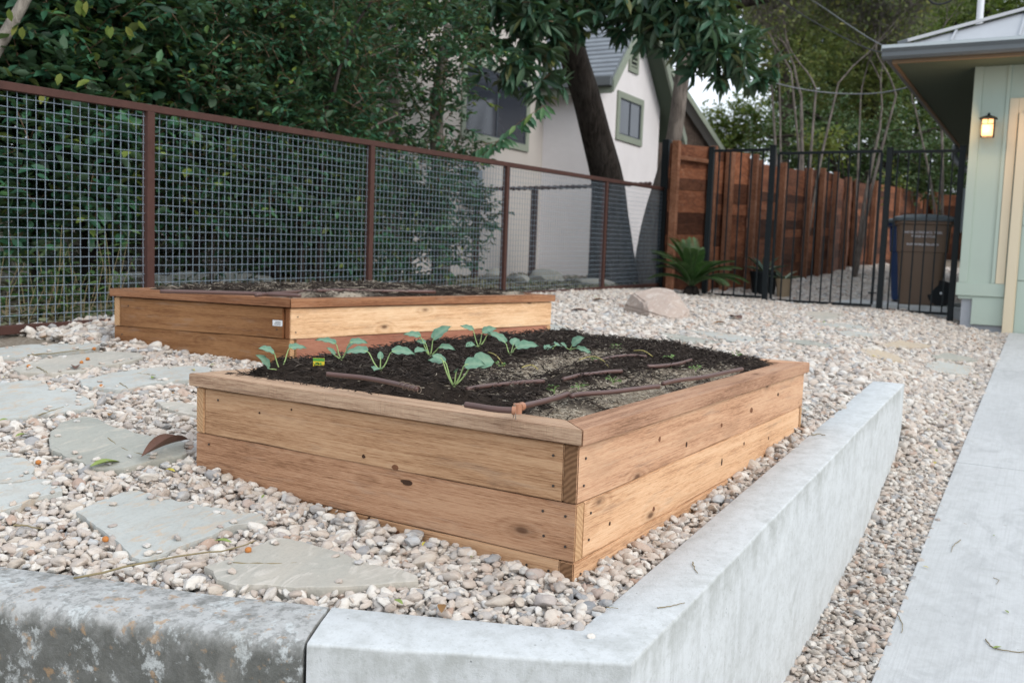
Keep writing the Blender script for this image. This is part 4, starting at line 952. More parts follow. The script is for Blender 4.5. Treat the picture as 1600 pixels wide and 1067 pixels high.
# ------------------------------------------------------------------ gravel (points instanced with real pebbles)
def pebble_group():
    ng = bpy.data.node_groups.new('pebbles', 'GeometryNodeTree')
    ng.interface.new_socket('Geometry', in_out='INPUT', socket_type='NodeSocketGeometry'); ng.interface.new_socket('Geometry', in_out='OUTPUT', socket_type='NodeSocketGeometry')
    N = ng.nodes; L = ng.links
    gi = N.new('NodeGroupInput'); go = N.new('NodeGroupOutput')
    j = N.new('GeometryNodeGeometryToInstance')
    srcs = []
    for q in range(9):
        ico = N.new('GeometryNodeMeshIcoSphere'); ico.inputs['Subdivisions'].default_value = 3; ico.inputs['Radius'].default_value = .5
        ps = N.new('GeometryNodeInputPosition')
        nz = N.new('ShaderNodeTexNoise'); nz.inputs['Scale'].default_value = 1.15 + .12 * q; nz.inputs['Detail'].default_value = 1.0
        ad = N.new('ShaderNodeVectorMath'); ad.operation = 'ADD'; ad.inputs[1].default_value = (q * 7.3, q * 3.1, -q * 5.7)
        L.new(ps.outputs[0], ad.inputs[0]); L.new(ad.outputs[0], nz.inputs['Vector'])
        sb = N.new('ShaderNodeVectorMath'); sb.operation = 'SUBTRACT'; sb.inputs[1].default_value = (.5, .5, .5); L.new(nz.outputs['Color'], sb.inputs[0])
        scn = N.new('ShaderNodeVectorMath'); scn.operation = 'SCALE'; scn.inputs['Scale'].default_value = .62; L.new(sb.outputs[0], scn.inputs[0])
        sp = N.new('GeometryNodeSetPosition'); L.new(ico.outputs['Mesh'], sp.inputs['Geometry']); L.new(scn.outputs[0], sp.inputs['Offset'])
        sm_ = N.new('GeometryNodeSetShadeSmooth'); L.new(sp.outputs[0], sm_.inputs[0])
        mt = N.new('GeometryNodeSetMaterial'); mt.inputs['Material'].default_value = M['pebble']; L.new(sm_.outputs[0], mt.inputs['Geometry'])
        srcs.append(mt)
    for s_ in reversed(srcs): L.new(s_.outputs[0], j.inputs[0])
    ip = N.new('GeometryNodeInstanceOnPoints'); ip.inputs['Pick Instance'].default_value = True
    L.new(gi.outputs[0], ip.inputs['Points']); L.new(j.outputs[0], ip.inputs['Instance'])
    for nm, sk, ty in (('rot', 'Rotation', 'FLOAT_VECTOR'), ('scl', 'Scale', 'FLOAT_VECTOR'), ('pick', 'Instance Index', 'INT')):
        na = N.new('GeometryNodeInputNamedAttribute'); na.data_type = ty; na.inputs['Name'].default_value = nm; L.new(na.outputs['Attribute'], ip.inputs[sk])
    L.new(ip.outputs[0], go.inputs[0]); return ng
PG = pebble_group()
def gravel(name, P, S, label, tilt=.35):
    n = len(P); me = bpy.data.meshes.new(name); me.vertices.add(n); me.vertices.foreach_set('co', P.astype(np.float32).ravel())
    rot = np.stack([rng.normal(0, tilt, n), rng.normal(0, tilt, n), rng.uniform(0, 6.28, n)], -1)
    a = me.attributes.new('rot', 'FLOAT_VECTOR', 'POINT'); a.data.foreach_set('vector', rot.astype(np.float32).ravel())
    a = me.attributes.new('scl', 'FLOAT_VECTOR', 'POINT'); a.data.foreach_set('vector', S.astype(np.float32).ravel())
    a = me.attributes.new('pick', 'INT', 'POINT'); a.data.foreach_set('value', rng.integers(0, 9, n).astype(np.int32))
    me.materials.append(M['pebble'])
    o = bpy.data.objects.new(name, me); COL.objects.link(o); md = o.modifiers.new('pebbles', 'NODES'); md.node_group = PG
    tag(o, label, 'gravel', kind='stuff'); return o
def field(x0, x1, y0, y1, pitch, size, zj, dz):
    xs_ = np.arange(x0, x1, pitch); ys_ = np.arange(y0, y1, pitch); X, Y = np.meshgrid(xs_, ys_); X = X.ravel() + rng.uniform(-.55, .55, X.size) * pitch; Y = Y.ravel() + rng.uniform(-.55, .55, Y.size) * pitch
    L = size * np.exp(rng.normal(0, .30, X.size)); L = np.clip(L, size * .45, size * 1.9)
    S = np.stack([L * 1.2, L * rng.uniform(.60, .95, X.size), L * rng.uniform(.40, .68, X.size)], -1)
    Z = G(X, Y) + dz + rng.uniform(-zj, zj, X.size)
    return np.stack([X, Y, Z], -1), S
def keepout(P, walls=True):
    x, y = P[:, 0], P[:, 1]; bad = in_poly(x, y, quad_inset(QAs, .004)) | in_poly(x, y, quad_inset(QBs, .004))
    for q in stone_polys: bad |= in_poly(x, y, shrink(q, .985))
    W1 = [A_out + (.03, .03), B_out, B_in, A_in]
    W2 = [A_out, A_out + (J_out - A_out) * 3.5, A_in + (J_in - A_in) * 3.5 * 1.2, A_in]
    bad |= in_poly(x, y, W1) | in_poly(x, y, np.array([A_out, J_out, J2o + nrm * 4.5, J2i + nrm * 4.5, J_in, A_in]))
    return ~bad
def cam_cull(P, far):
    q = P - np.array([0, 0, HC]); d = q @ CF; px = q @ CR / np.maximum(d, .1); py = -(q @ CU) / np.maximum(d, .1)
    return (d > .5) & (d < far) & (px < .95) & (px > -1.15) & (py < .85)
PP, SS = [], []
def addf(*a, cond=None, far=60, thin=1.):
    P, S = field(*a); k_ = keepout(P) & cam_cull(P, far)
    if cond is not None: k_ &= cond(P[:, 0], P[:, 1])
    if thin < 1: k_ &= rng.random(len(P)) < thin
    PP.append(P[k_]); SS.append(S[k_])
up_reg = lambda x, y: (y > wall_mid_y(x)) & (x > wall_mid_x(y)) & (y < 4.70)
garage_out = lambda x, y: ~((x > 11.36) & (y < .94))
near = lambda x, y: up_reg(x, y) & (np.hypot(x, y) < 4.7)
mid_ = lambda x, y: (up_reg(x, y) | (x > 5.3) & (y > DE)) & (np.hypot(x, y) >= 4.7) & (y < 4.70) & garage_out(x, y) & ((y > wall_mid_y(x)) | (x > 5.3))
addf(.3, 4.8, .7, 4.7, .020, .0265, .004, -.004, cond=near)
addf(.3, 4.8, .7, 4.7, .025, .028, .006, .010, cond=near, thin=.8)
addf(1.2, 4.8, .7, 4.7, .017, .014, .007, .010, cond=near, thin=.6)
addf(3.0, 11.9, .43, 4.7, .026, .034, .006, .002, cond=mid_)
addf(3.0, 11.9, .42, 4.7, .034, .036, .008, .014, cond=mid_, thin=.75)
lane = lambda x, y: (y < wall_mid_y(x)) & (y > DE - .02) & (x < 5.36)
addf(2.2, 6.7, DE, .9, .018, .025, .004, .008, cond=lane)
addf(2.2, 6.7, DE, .9, .022, .024, .006, .020, cond=lane, thin=.7)
addf(2.2, 6.7, DE, .9, .015, .012, .007, .016, cond=lane, thin=.5)
addf(11.85, 24, .9, 4.1, .045, .048, .008, .010, cond=lambda x, y: (y < 4.3) & ~((x < 13.3) & (y < 1.9) & (x > 12.0)))
Pg = np.concatenate(PP); Sg = np.concatenate(SS)
# stones heaped a little against the beds and fence rail, and strays on the flagstones
gravel('gravel', Pg, Sg, 'pale pinkish river gravel covering the yard and the strip by the driveway')
ST, SL = [], []
for q in stone_polys:
    c = q.mean(0)
    for i in range(int(6 + 14 * rng.random())):
        e = q[rng.integers(len(q))]; f = rng.uniform(.72, .97); p = c + (e - c) * f; L = rng.uniform(.012, .026)
        ST.append((p[0], p[1], G1(p[0], p[1]) + FT + L * .22)); SL.append((L * 1.1, L * .8, L * .5))
for i in range(60):
    f = rng.random(); p = QAs[3] * f + QAs[0] * (1 - f); nn = unit(np.array([-(QAs[0] - QAs[3])[1], (QAs[0] - QAs[3])[0]])); nn = nn if nn[0] < 0 else -nn
    p = p + nn * rng.uniform(.012, .07); L = rng.uniform(.022, .042); ST.append((p[0], p[1], G1(*p) + .022)); SL.append((L * 1.1, L * .8, L * .6))
gravel('gravel', np.array(ST), np.array(SL), 'stray pebbles lying on the flagstones and against the bed', .15)
# ------------------------------------------------------------------ litter
def litter_leaf(name, p, L, W, a, mat, label, group=None, cat='leaf', curl=.5, pitch=0.):
    V = []; nu, nv = 9, 5
    for i in range(nu):
        u = i / (nu - 1); wv = W * .5 * max(.04, math.sin(math.pi * u) ** .8)
        for j in range(nv):
            v = j / (nv - 1) * 2 - 1; V.append((L * (u - .5), wv * v * (1 - .25 * curl), curl * W * .5 * v * v * math.sin(math.pi * u) + .12 * L * curl * math.sin(math.pi * u) * (1 if pitch == 0 else .3) + pitch * u * L))
    V = np.array(V); ca, sa = math.cos(a), math.sin(a); V = V @ np.array([[ca, sa, 0], [-sa, ca, 0], [0, 0, 1]]) + p
    Fc = [(i * nv + j, i * nv + j + 1, (i + 1) * nv + j + 1, (i + 1) * nv + j) for i in range(nu - 1) for j in range(nv - 1)]
    o = mk(name, V, Fc, mat, origin=p, smooth=True); tag(o, label, cat, group); return o
p0, p1 = gnd(226, 722, .03), gnd(290, 684, .05); a = math.atan2((p1 - p0)[1], (p1 - p0)[0])
o = litter_leaf('dry_leaf', (p0 + p1) / 2 + np.array([0, 0, .0]), np.linalg.norm(p1 - p0) * 1.12, .062, a, M['dryleaf'], 'big curled dark brown leaf lying on the greenish flagstone', None, 'leaf', 1.0, .06)
for (x, y, L, m_, lb) in ((302, 578, .03, 'yleaf', 'bright yellow leaf on the flagstone behind the bed corner'), (240, 590, .05, 'gleaf', 'pale green leaf on the flagstone behind the bed corner'), (118, 574, .09, 'dryleaf', 'dark brown leaf between the tan and blue flagstones'), (172, 648, .05, 'bleaf', 'small orange brown leaf on the gravel left of the bed'),
        (34, 680, .05, 'gleaf', 'green leaf on gravel below the large left flagstone'), (348, 846, .05, 'gleaf', 'green leaf beside the twig near the wall'), (265, 735, .045, 'yleaf', 'yellow brown leaf in the gravel by the bed side'), (165, 725, .10, 'gleaf', 'long olive leaf along the edge of the greenish flagstone'), (690, 950, .05, 'bleaf', 'brown leaf in the gravel before the bed'), (622, 940, .035, 'gleaf', 'green brown scrap in the gravel before the bed'),
        (1150, 497, .22, 'dryleaf', 'long brown leaf on the far gravel right of the boulder'), (1125, 505, .12, 'bleaf', 'orange brown leaf on the far gravel beside the boulder'), (905, 486, .16, 'dryleaf', 'brown leaf on the gravel left of the boulder'), (936, 469, .14, 'bleaf', 'dry leaf near the wire fence bottom'), (72, 527, .05, 'bleaf', 'round orange brown leaf below the fence rail'), (1411, 508, .07, 'dryleaf', 'small dark leaf on the gravel before the gate')):
    p = gnd(x, y, .03); litter_leaf('fallen_leaf', p, L, L * .42, random.uniform(0, 6), M[m_], lb, 'fallen leaves', 'leaf', .4)
src = litter_leaf('fallen_leaf', np.array([3.0, 3.2, G1(3, 3.2) + .03]), .03, .013, 0, M['gleaf'], 'tiny green or brown leaf scraps scattered over the gravel', 'leaf scraps', 'leaf', .4)
mts = [M['gleaf'], M['bleaf'], M['yleaf'], M['bleaf']]
mes = []
for mm in mts:
    me = src.data.copy(); me.materials.clear(); me.materials.append(mm); mes.append(me)
cnt = 0
while cnt < 170:
    x, y = random.uniform(1.5, 9), random.uniform(.45, 4.6)
    P_ = np.array([[x, y, 0]])
    if not keepout(P_)[0] or abs(y - wall_mid_y(x)) < .12: continue
    if random.random() > (1 if y > 2.4 or y < .7 else .35): continue
    c = src.copy(); COL.objects.link(c); c.data = mes[cnt % 4]; c.location = (x, y, G1(x, y) + .028); c.rotation_euler = (random.uniform(-.4, .4), random.uniform(-.4, .4), random.uniform(0, 6)); s_ = random.uniform(.5, 1.3); c.scale = (s_, s_, s_); cnt += 1
def stick(pts, r, label, group='dry twigs', dz=.028, zf=None, mat='stick'):
    P = np.array([(gnd(x, y, dz) if zf is None else zf(x, y)) for x, y in pts]); S = smooth_path(P, 14)
    S[1:-1] += rng.normal(size=(12, 3)) * r * .5
    V, Fc = tube(S, np.linspace(r, r * .5, 14), 6); o = mk('twig', V, Fc, M[mat], origin=S[0], smooth=True); tag(o, label, 'twig', group)
def wz(x, y):
    z = .75
    for _ in range(12): q = Pz(x, y, z); z = .7225 + .0502 * max(0, q[0] - 1.75) + .002
    return Pz(x, y, z)
stick([(115, 903), (200, 885), (290, 866), (360, 858), (400, 844)], .0028, 'long yellowish twig reaching from the gravel over the wall top', dz=.036)
stick([(364, 879), (430, 881), (497, 878)], .0022, 'straight yellowish twig on the beige flagstone', dz=.026)
stick([(168, 684), (195, 702), (236, 712)], .002, 'thin brown twig on the greenish flagstone', dz=.027)
stick([(187, 598), (200, 606)], .002, 'short dark twig at the edge of the flagstone behind the bed')
stick([(215, 583), (243, 586)], .002, 'thin twig beside the pale green leaf', dz=.027)
stick([(43, 555), (90, 551), (145, 546)], .003, 'greenish twig along the blue flagstone')
stick([(58, 573), (75, 583)], .0022, 'tiny twig on the tan flagstone', dz=.03)
stick([(22, 820), (40, 821), (66, 826)], .003, 'yellowish stalk on gravel at the left edge')
stick([(60, 649), (85, 640), (107, 634)], .002, 'fine twig on the large left flagstone', dz=.027)
stick([(948, 948), (966, 950)], .0013, 'tiny straw piece on the wall corner', 'bits on the wall top', zf=wz)
stick([(1027, 949), (1048, 946), (1070, 941)], .0013, 'straw with a knot on the wall top', 'bits on the wall top', zf=wz)
stick([(1083, 878), (1083, 884), (1090, 895)], .0016, 'short dark twig on the wall top', 'bits on the wall top', zf=wz)
stick([(1268, 679), (1280, 678), (1290, 680)], .0025, 'dark bent twig on the far wall top', 'bits on the wall top', zf=wz)
dz_ = lambda x, y: Pz(x, y, float(lower(3.6)) + .004)
def drv(x, y):
    z = .3
    for _ in range(12): q = Pz(x, y, z); z = float(lower(q[0])) + .004
    return Pz(x, y, z)
stick([(1540, 998), (1549, 1009), (1570, 1016), (1600, 1018), (1640, 1016)], .0022, 'green tipped stalk lying on the driveway', 'stalks on the driveway', zf=drv)
stick([(1403, 961), (1410, 975), (1408, 988)], .0018, 'bent straw hanging over the driveway edge', 'stalks on the driveway', zf=drv)
stick([(1501, 843), (1490, 852), (1486, 862)], .0018, 'hooked straw in the middle of the driveway', 'stalks on the driveway', zf=drv)
stick([(1552, 902), (1561, 906), (1556, 912)], .0013, 'tiny v-shaped straw on the driveway', 'stalks on the driveway', zf=drv)
for (x, y, L, m_, lb) in ((1446, 886, .028, 'yleaf', 'yellow green leaf on the driveway by its gravel edge'), (1573, 956, .03, 'gleaf', 'dark olive leaf on the driveway'), (1553, 837, .02, 'gleaf', 'tiny three lobed scrap on the driveway'), (1558, 1012, .04, 'gleaf', 'slim leaf at the stalk on the driveway'), (1508, 819, .02, 'bleaf', 'small tan scrap on the driveway')):
    litter_leaf('fallen_leaf', drv(x, y) + np.array([0, 0, .003]), L, L * .35, random.uniform(0, 6), M[m_], lb, 'leaves on the driveway', 'leaf', .2)
for i, (x, y, lb) in enumerate(((127, 566, 'orange berry left on the tan flagstone'), (137, 561, 'orange berry right on the tan flagstone'), (45, 572, 'yellow berry near the left edge'), (158, 603, 'orange berry before the flagstone'), (388, 859, 'orange brown berry near the beige flagstone'), (60, 722, 'orange berry beside the upper pale slab'), (165, 842, 'orange berry by the large pale flagstone edge'), (147, 545, 'orange berry on the gravel behind the tan flagstone'))):
    p = gnd(x, y, .032); V, Fc = blob(p, (.009, .009, .008), 0, i + 20, 2, 3, .1); o = mk('berry', V, Fc, M['orange'], origin=p, smooth=True); tag(o, lb, 'berry', 'fallen berries')

# ------------------------------------------------------------------ steel and wire fence
FY = 4.55
posts = [1.74, 3.77, 5.79, 7.82, 10.07, 11.93]
ztp = lambda x: 2.246 + (x - 2.9) * .0205
zbt = lambda x: 1.03 + (x - 2.9) * .0155
root = thing('wire_fence', (posts[0], FY, .9), 'rusty steel framed fence with square galvanised mesh behind the beds', 'fence')
mb = MB(); P = [(x, FY, ztp(x) - .02) for x in (1.2, 12.0)]
def bar(a, b, w_, h_, mat, name, parent, bev=.002):
    a = np.array(a, float); b = np.array(b, float); X = unit(b - a); Y = unit(np.cross([0, 0, 1.], X)) if abs(X[2]) < .9 else np.array([1., 0, 0]); Z = np.cross(X, Y)
    if abs(X[2]) >= .9: Y = unit(np.cross(Z, X))
    return MB().box((0, -w_ / 2, -h_ / 2), (float(np.linalg.norm(b - a)), w_ / 2, h_ / 2), ax=np.array([X, Y, Z]), o=a).build(name, mat, parent, bevel=bev, seg=1)
bar((1.0, FY, ztp(1.0) - .02), (11.96, FY, ztp(11.96) - .02), .042, .04, M['rust'], 'top_rail', root)
bar((1.0, FY, zbt(1.0) - .0), (11.96, FY, zbt(11.96)), .042, .045, M['rust'], 'bottom_rail', root)
for x in posts: bar((x, FY - .001, .85), (x, FY - .001, ztp(x) - .0405), .050, .050, M['rust'], 'post', root)
for a, b in zip(posts[:-1], posts[1:]):
    mb = MB(); a2, b2 = a + .03, b - .03; n = int(round((b2 - a2) / .0508))
    for i in range(n + 1):
        x = a2 + (b2 - a2) * i / n; wob = .0015 * math.sin(i * 1.7 + a); mb.tube([(x, FY + .004, zbt(x) + .02), (x + wob, FY + .006, (zbt(x) + ztp(x)) / 2), (x, FY + .004, ztp(x) - .04)], .0017, 5, False)
    H = 1.18; nr = 23
    for j in range(1, nr + 1):
        f = j / (nr + .6); P = []
        for q in range(7):
            x = a2 - .01 + (b2 - a2 + .02) * q / 6; P.append((x, FY - .0005 + .001 * math.sin(q * 2.1 + j), zbt(x) + .02 + (ztp(x) - .04 - zbt(x) - .02) * f))
        mb.tube(P, .0017, 5, False)
    mb.build('mesh_panel', M['wire'], root, smooth=True)
# ------------------------------------------------------------------ black iron fence and gate
GXp = 11.65
def ironsec(name, y0, y1, n, label, posts_y, zb, zt, cat, extra=None, leaf=False):
    r = thing(name, (GXp, (y0 + y1) / 2, zb - .1), label, cat)
    for py_ in posts_y:
        w_ = .062
        MB().box((GXp - w_ / 2, py_ - w_ / 2, zb - .35), (GXp + w_ / 2, py_ + w_ / 2, zt + .02)).build('post', M['black'], r, bevel=.003)
        MB().box((GXp - .036, py_ - .036, zt + .0205), (GXp + .036, py_ + .036, zt + .032)).build('post_cap', M['black'], r, bevel=.004)
    bar((GXp, y0, zt - .02), (GXp, y1, zt - .02), .03, .032, M['black'], 'top_rail', r)
    bar((GXp, y0, zb + .03), (GXp, y1, zb + .03), .03, .03, M['black'], 'bottom_rail', r)
    for i in range(n):
        y = y0 + (y1 - y0) * (i + (.5 if not leaf else 0)) / (n if not leaf else n - 1)
        w_ = .016 if not (leaf and i in (0, n - 1)) else .028
        MB().box((GXp - w_ / 2, y - w_ / 2, zb + .046), (GXp + w_ / 2, y + w_ / 2, zt - .0365)).build('picket', M['black'], r, bevel=.0015)
    return r
ironsec('iron_fence', 3.82, 3.14, 5, 'black iron fence section left of the gate with a wooden fence behind', [3.85, 3.095], 1.06, 2.875, 'fence')
ironsec('iron_gate', 3.02, 1.86, 11, 'closed black iron gate of thin upright bars', [], 1.03, 2.83, 'gate', leaf=True)
ironsec('iron_fence', 1.74, 1.06, 6, 'black iron fence section in front of the wheeled bin', [1.775, 1.025], .985, 2.82, 'fence')
MB().box((GXp - .04, 1.81, 1.20), (GXp - .015, 1.90, 1.215)).build('latch', M['black'], [o for o in bpy.data.objects if o.name == 'iron_gate'][0], bevel=.002)
# ------------------------------------------------------------------ wooden privacy fence
root = thing('wooden_fence', (11.9, 4.4, 1.0), 'reddish brown board fence running back behind the iron gate', 'fence')
def wpanel(p0, p1, z0, z1, h=1.83, nb=13, out=1):
    p0 = np.array(p0, float); p1 = np.array(p1, float); L = np.linalg.norm(p1 - p0); X = np.array([*(p1 - p0) / L, 0]); Y = np.array([-X[1], X[0], 0]) * out
    mb = MB(); bh = h / nb; tints = []
    for j in range(nb):
        a0 = z0 + j * bh; jt = random.uniform(-.006, .006)
        x0 = 0
        while x0 < L - .01:
            x1 = min(L, x0 + random.uniform(.8, 1.6)) if L > 1.2 else L
            dz0, dz1 = (z1 - z0) * x0 / L, (z1 - z0) * x1 / L
            e = jt + random.uniform(-.002, .002)
            V = []
            for (x, dz) in ((x0, dz0), (x1 - .002, dz1)):
                for (yy, zz) in ((0 + e, a0 + dz + .0005), (.022 + e, a0 + dz + .0005), (.022 + e, a0 + dz + bh + .005), (0 + e, a0 + dz + bh + .005)): V.append(np.array([p0[0], p0[1], 0]) + X * x + Y * yy + np.array([0, 0, zz]))
            mb.add(V, [(0, 1, 2, 3), (7, 6, 5, 4), (0, 4, 5, 1), (1, 5, 6, 2), (2, 6, 7, 3), (3, 7, 4, 0)]); x0 = x1; tints.append(random.random() ** 1.3)
    return mb.build('board_panel', M['fencewood'], root, origin=(p0[0], p0[1], z0), tint=np.repeat(tints, 8))
def wpost(p, z0, z1, w_=.10, d=.10, ang=0.):
    ax = np.array([[math.cos(ang), math.sin(ang), 0], [-math.sin(ang), math.cos(ang), 0], [0, 0, 1]])
    return MB().box((-d / 2, -w_ / 2, 0), (d / 2, w_ / 2, z1 - z0), ax=ax, o=(p[0], p[1], z0)).build('post', M['fencepost'], root, bevel=.004, seg=1, origin=(p[0], p[1], z0))
fp = [(11.72, 4.36), (12.42, 4.10), (12.75, 3.98), (13.25, 3.78), (14.15, 3.96), (15.2, 3.88), (16.45, 3.76), (17.35, 3.74), (18.1, 3.66), (19.9, 3.78), (21.2, 3.86), (22.5, 3.70), (24.7, 3.52), (26.8, 3.42), (28.6, 3.36)]
fz = lambda x: 1.16 + (x - 11.7) * .036
ft = lambda x: 3.00 + max(0, x - 13.5) * .041
for i in range(len(fp) - 1):
    a, b = fp[i], fp[i + 1]; za, zb_ = fz(a[0]), fz(b[0])
    drop = 0 if i in (0, 2, 6) else random.uniform(.0, .06)
    wpanel((a[0], a[1] + .05), (b[0], b[1] + .05), za - .06, zb_ - .06, h=ft((a[0] + b[0]) / 2) - fz((a[0] + b[0]) / 2) + .04 - drop, nb=13)
for i, p in enumerate(fp):
    wpost((p[0], p[1] - .02), fz(p[0]) - .2, ft(p[0]) + (.0 if i in (0, 2) else random.uniform(-.03, .03)), .09, .09, 0)
    if i in (2, 7, 10): wpost((p[0] + .13, p[1] - .0), fz(p[0]) - .2, ft(p[0]) - random.uniform(-.02, .04), .07, .14, 0)
bar((11.78, 4.33, ft(11.7) - .20), (12.38, 4.11, ft(12.4) - .20), .03, .05, M['fencepost'], 'rail', root)
wpanel((28.7, 3.3), (29.0, .6), fz(28.7), fz(28.7), h=1.75, nb=12, out=-1)
for y in (3.1, 2.2, 1.3): wpost((28.62, y), fz(28.6), fz(28.6) + 1.82, .12, .1)
# black steel post behind the first board panel
o = MB().box((11.86, 4.50, 1.1), (11.95, 4.59, 3.04)).build('steel_post', M['black'], bevel=.003); tag(o, 'square black steel post at the corner of wire and wooden fences', 'post')
# ------------------------------------------------------------------ wheeled bins, pots
def bin_thing(c, ang, body, lid, label, text=True, w_=.60, d=.70, h=1.0):
    r = thing('wheeled_bin', c, label, 'bin', 'wheeled bins behind the iron fence'); ca, sa = math.cos(ang), math.sin(ang)
    T = lambda V: np.array(V, float) @ np.array([[ca, sa, 0], [-sa, ca, 0], [0, 0, 1]]) + np.array(c)
    # local: x = depth (towards viewer is -x), y = width
    mb = MB(); secs = [(0, .40, .25), (.03, .42, .26), (.62, .50, .30), (.625, .52, .31), (.94, .555, .325), (.95, .60, .35), (.985, .60, .35)]
    n = 24; V = []
    for (z, a, b) in secs:
        for q in range(n):
            t = 2 * math.pi * q / n; e = .28; cx = math.copysign(abs(math.cos(t)) ** e, math.cos(t)) * a / 2 * 1.05; cy = math.copysign(abs(math.sin(t)) ** e, math.sin(t)) * b * 1.0
            V.append((cx * d / .60, cy, z * h))
    k_ = len(secs); Fc = [(i * n + q, i * n + (q + 1) % n, (i + 1) * n + (q + 1) % n, (i + 1) * n + q) for i in range(k_ - 1) for q in range(n)] + [list(range(n))[::-1], [(k_ - 1) * n + q for q in range(n)]]
    mk('body', T(V), Fc, body, r, smooth=True, angle=35)
    V = []; lsec = [(.987, 1.0), (1.02, 1.02), (1.035, .97), (1.06, .70), (1.075, .35)]
    for (z, f) in lsec:
        for q in range(n):
            t = 2 * math.pi * q / n; e = .28; V.append((math.copysign(abs(math.cos(t)) ** e, math.cos(t)) * .335 * f * d / .60, math.copysign(abs(math.sin(t)) ** e, math.sin(t)) * .375 * f, z * h))
    Fc = [(i * n + q, i * n + (q + 1) % n, (i + 1) * n + (q + 1) % n, (i + 1) * n + q) for i in range(4) for q in range(n)] + [[4 * n + q for q in range(n)], list(range(n))[::-1]]
    mk('lid', T(V), Fc, lid, r, smooth=True, angle=50)
    return r, T
# long side faces the viewer; wheels at the right end
bc2 = (12.55, 1.47, 1.075)
rb, T = bin_thing(bc2, R(90 + 8), M['binbrown'], M['binlid'], 'brown wheeled bin with white lettering and grey lid', w_=.6, d=.62, h=1.0)
def wheel(T, x, y, r_, parent):
    V, Fc = tube([(x, y - .03, r_), (x, y + .03, r_)], r_, 28); wv = mk('wheel', T(V), Fc, M['rubber'], parent, smooth=True, angle=40)
    V, Fc = tube([(x, y + .0315, r_), (x, y + .036, r_)], r_ * .62, 20); mk('rim', T(V), Fc, M['black'], wv, smooth=True, angle=40)
    V, Fc = tube([(x, y + .0365, r_), (x, y + .042, r_)], r_ * .10, 12); mk('hub', T(V), Fc, M['white'], wv)
for yy in (.235,): wheel(T, -.235, yy, .15, rb)
def text_obj(body, size, origin, X, Z, mat, parent, name='lettering', ext=.001, align='CENTER'):
    cu = bpy.data.curves.new(name, 'FONT'); cu.body = body; cu.size = size; cu.extrude = ext; cu.align_x = align; cu.align_y = 'CENTER'; cu.offset = size * .02
    tmp = bpy.data.objects.new(name, cu); me = bpy.data.meshes.new_from_object(tmp); bpy.data.objects.remove(tmp); bpy.data.curves.remove(cu)
    o = bpy.data.objects.new(name, me); COL.objects.link(o); me.materials.clear(); me.materials.append(mat); o.parent = parent
    X = unit(np.array(X, float)); Z = unit(np.array(Z, float)); Y = np.cross(X, Z) * -1; Nn = np.cross(X, Z)
    mm = Matrix.Identity(4); wl = wloc(parent)
    for i in range(3): mm[i][0] = X[i]; mm[i][1] = Z[i]; mm[i][2] = Nn[i]; mm[i][3] = origin[i] - wl[i]
    o.matrix_local = mm; return o
Xd = T([(0, 0, 0), (-1, 0, 0)]); Xd = Xd[1] - Xd[0]
Zt = np.array([0, 0, 1.])
for tx, zz, s_ in (('NO ELECTRONICS, TIRES,', .850, .036), ('PLEASE RECYCLE', .805, .034), ('austinrecycles.com', .715, .046)):
    q = T([(0.005, .332 - (.94 - zz) * .055 + .006, zz)])[0]
    text_obj(tx, s_, q, Xd, Zt, M['print'], rb)
rb2, T2 = bin_thing((13.30, 1.66, 1.10), R(98), M['binblue'], M['binlid'], 'dark blue wheeled bin mostly hidden behind the brown one', w_=.6, d=.62, h=.98)
# concrete pad under the bins
V = [(12.05, .95), (13.75, .95), (13.75, 2.35), (12.05, 2.35)]
o = MB().prism(V, .9, 1.073).build('bin_pad', M['conc'], bevel=.006); tag(o, kind='structure')
def pot(c, r_, h, mat, label, plant=None, n=9, L=.28):
    r = thing('potted_plant', c, label, 'potted plant', 'pots with succulents behind the gate'); V = []; n_ = 24
    prof = [(0, .78), (.04, .80), (h - .03, .98), (h - .03, 1.04), (h, 1.04), (h, .93), (h - .04, .9)]
    for z, f in prof:
        for q in range(n_): t = 2 * math.pi * q / n_; V.append((c[0] + r_ * f * math.cos(t), c[1] + r_ * f * math.sin(t), c[2] + z))
    Fc = [(i * n_ + q, i * n_ + (q + 1) % n_, (i + 1) * n_ + (q + 1) % n_, (i + 1) * n_ + q) for i in range(len(prof) - 1) for q in range(n_)] + [[(len(prof) - 1) * n_ + q for q in range(n_)]]
    mk('pot', V, Fc, mat, r, smooth=True, angle=40)
    a = np.arange(n) * 2.4; el = rng.uniform(.25, .9, n); D = np.stack([np.cos(a) * np.cos(el), np.sin(a) * np.cos(el), np.sin(el)], -1)
    leaves('foliage', np.tile(np.array(c) + [0, 0, h - .02], (n, 1)), D, np.tile([0, 0, 1.], (n, 1)), np.full(n, L), np.full(n, .055), M['aloe'], r)
pa = Px(1194, 432, 12.9); pb = Px(1225, 436, 12.7)
pot((pa[0], pa[1], float(G1(pa[0], pa[1]))), .19, .32, M['black'], 'black pot with a pale agave beside the fence', L=.34)
pot((pb[0], pb[1], float(G1(pb[0], pb[1]))), .10, .26, M['tanpot'], 'small tan pot with thin pale leaves', L=.26)
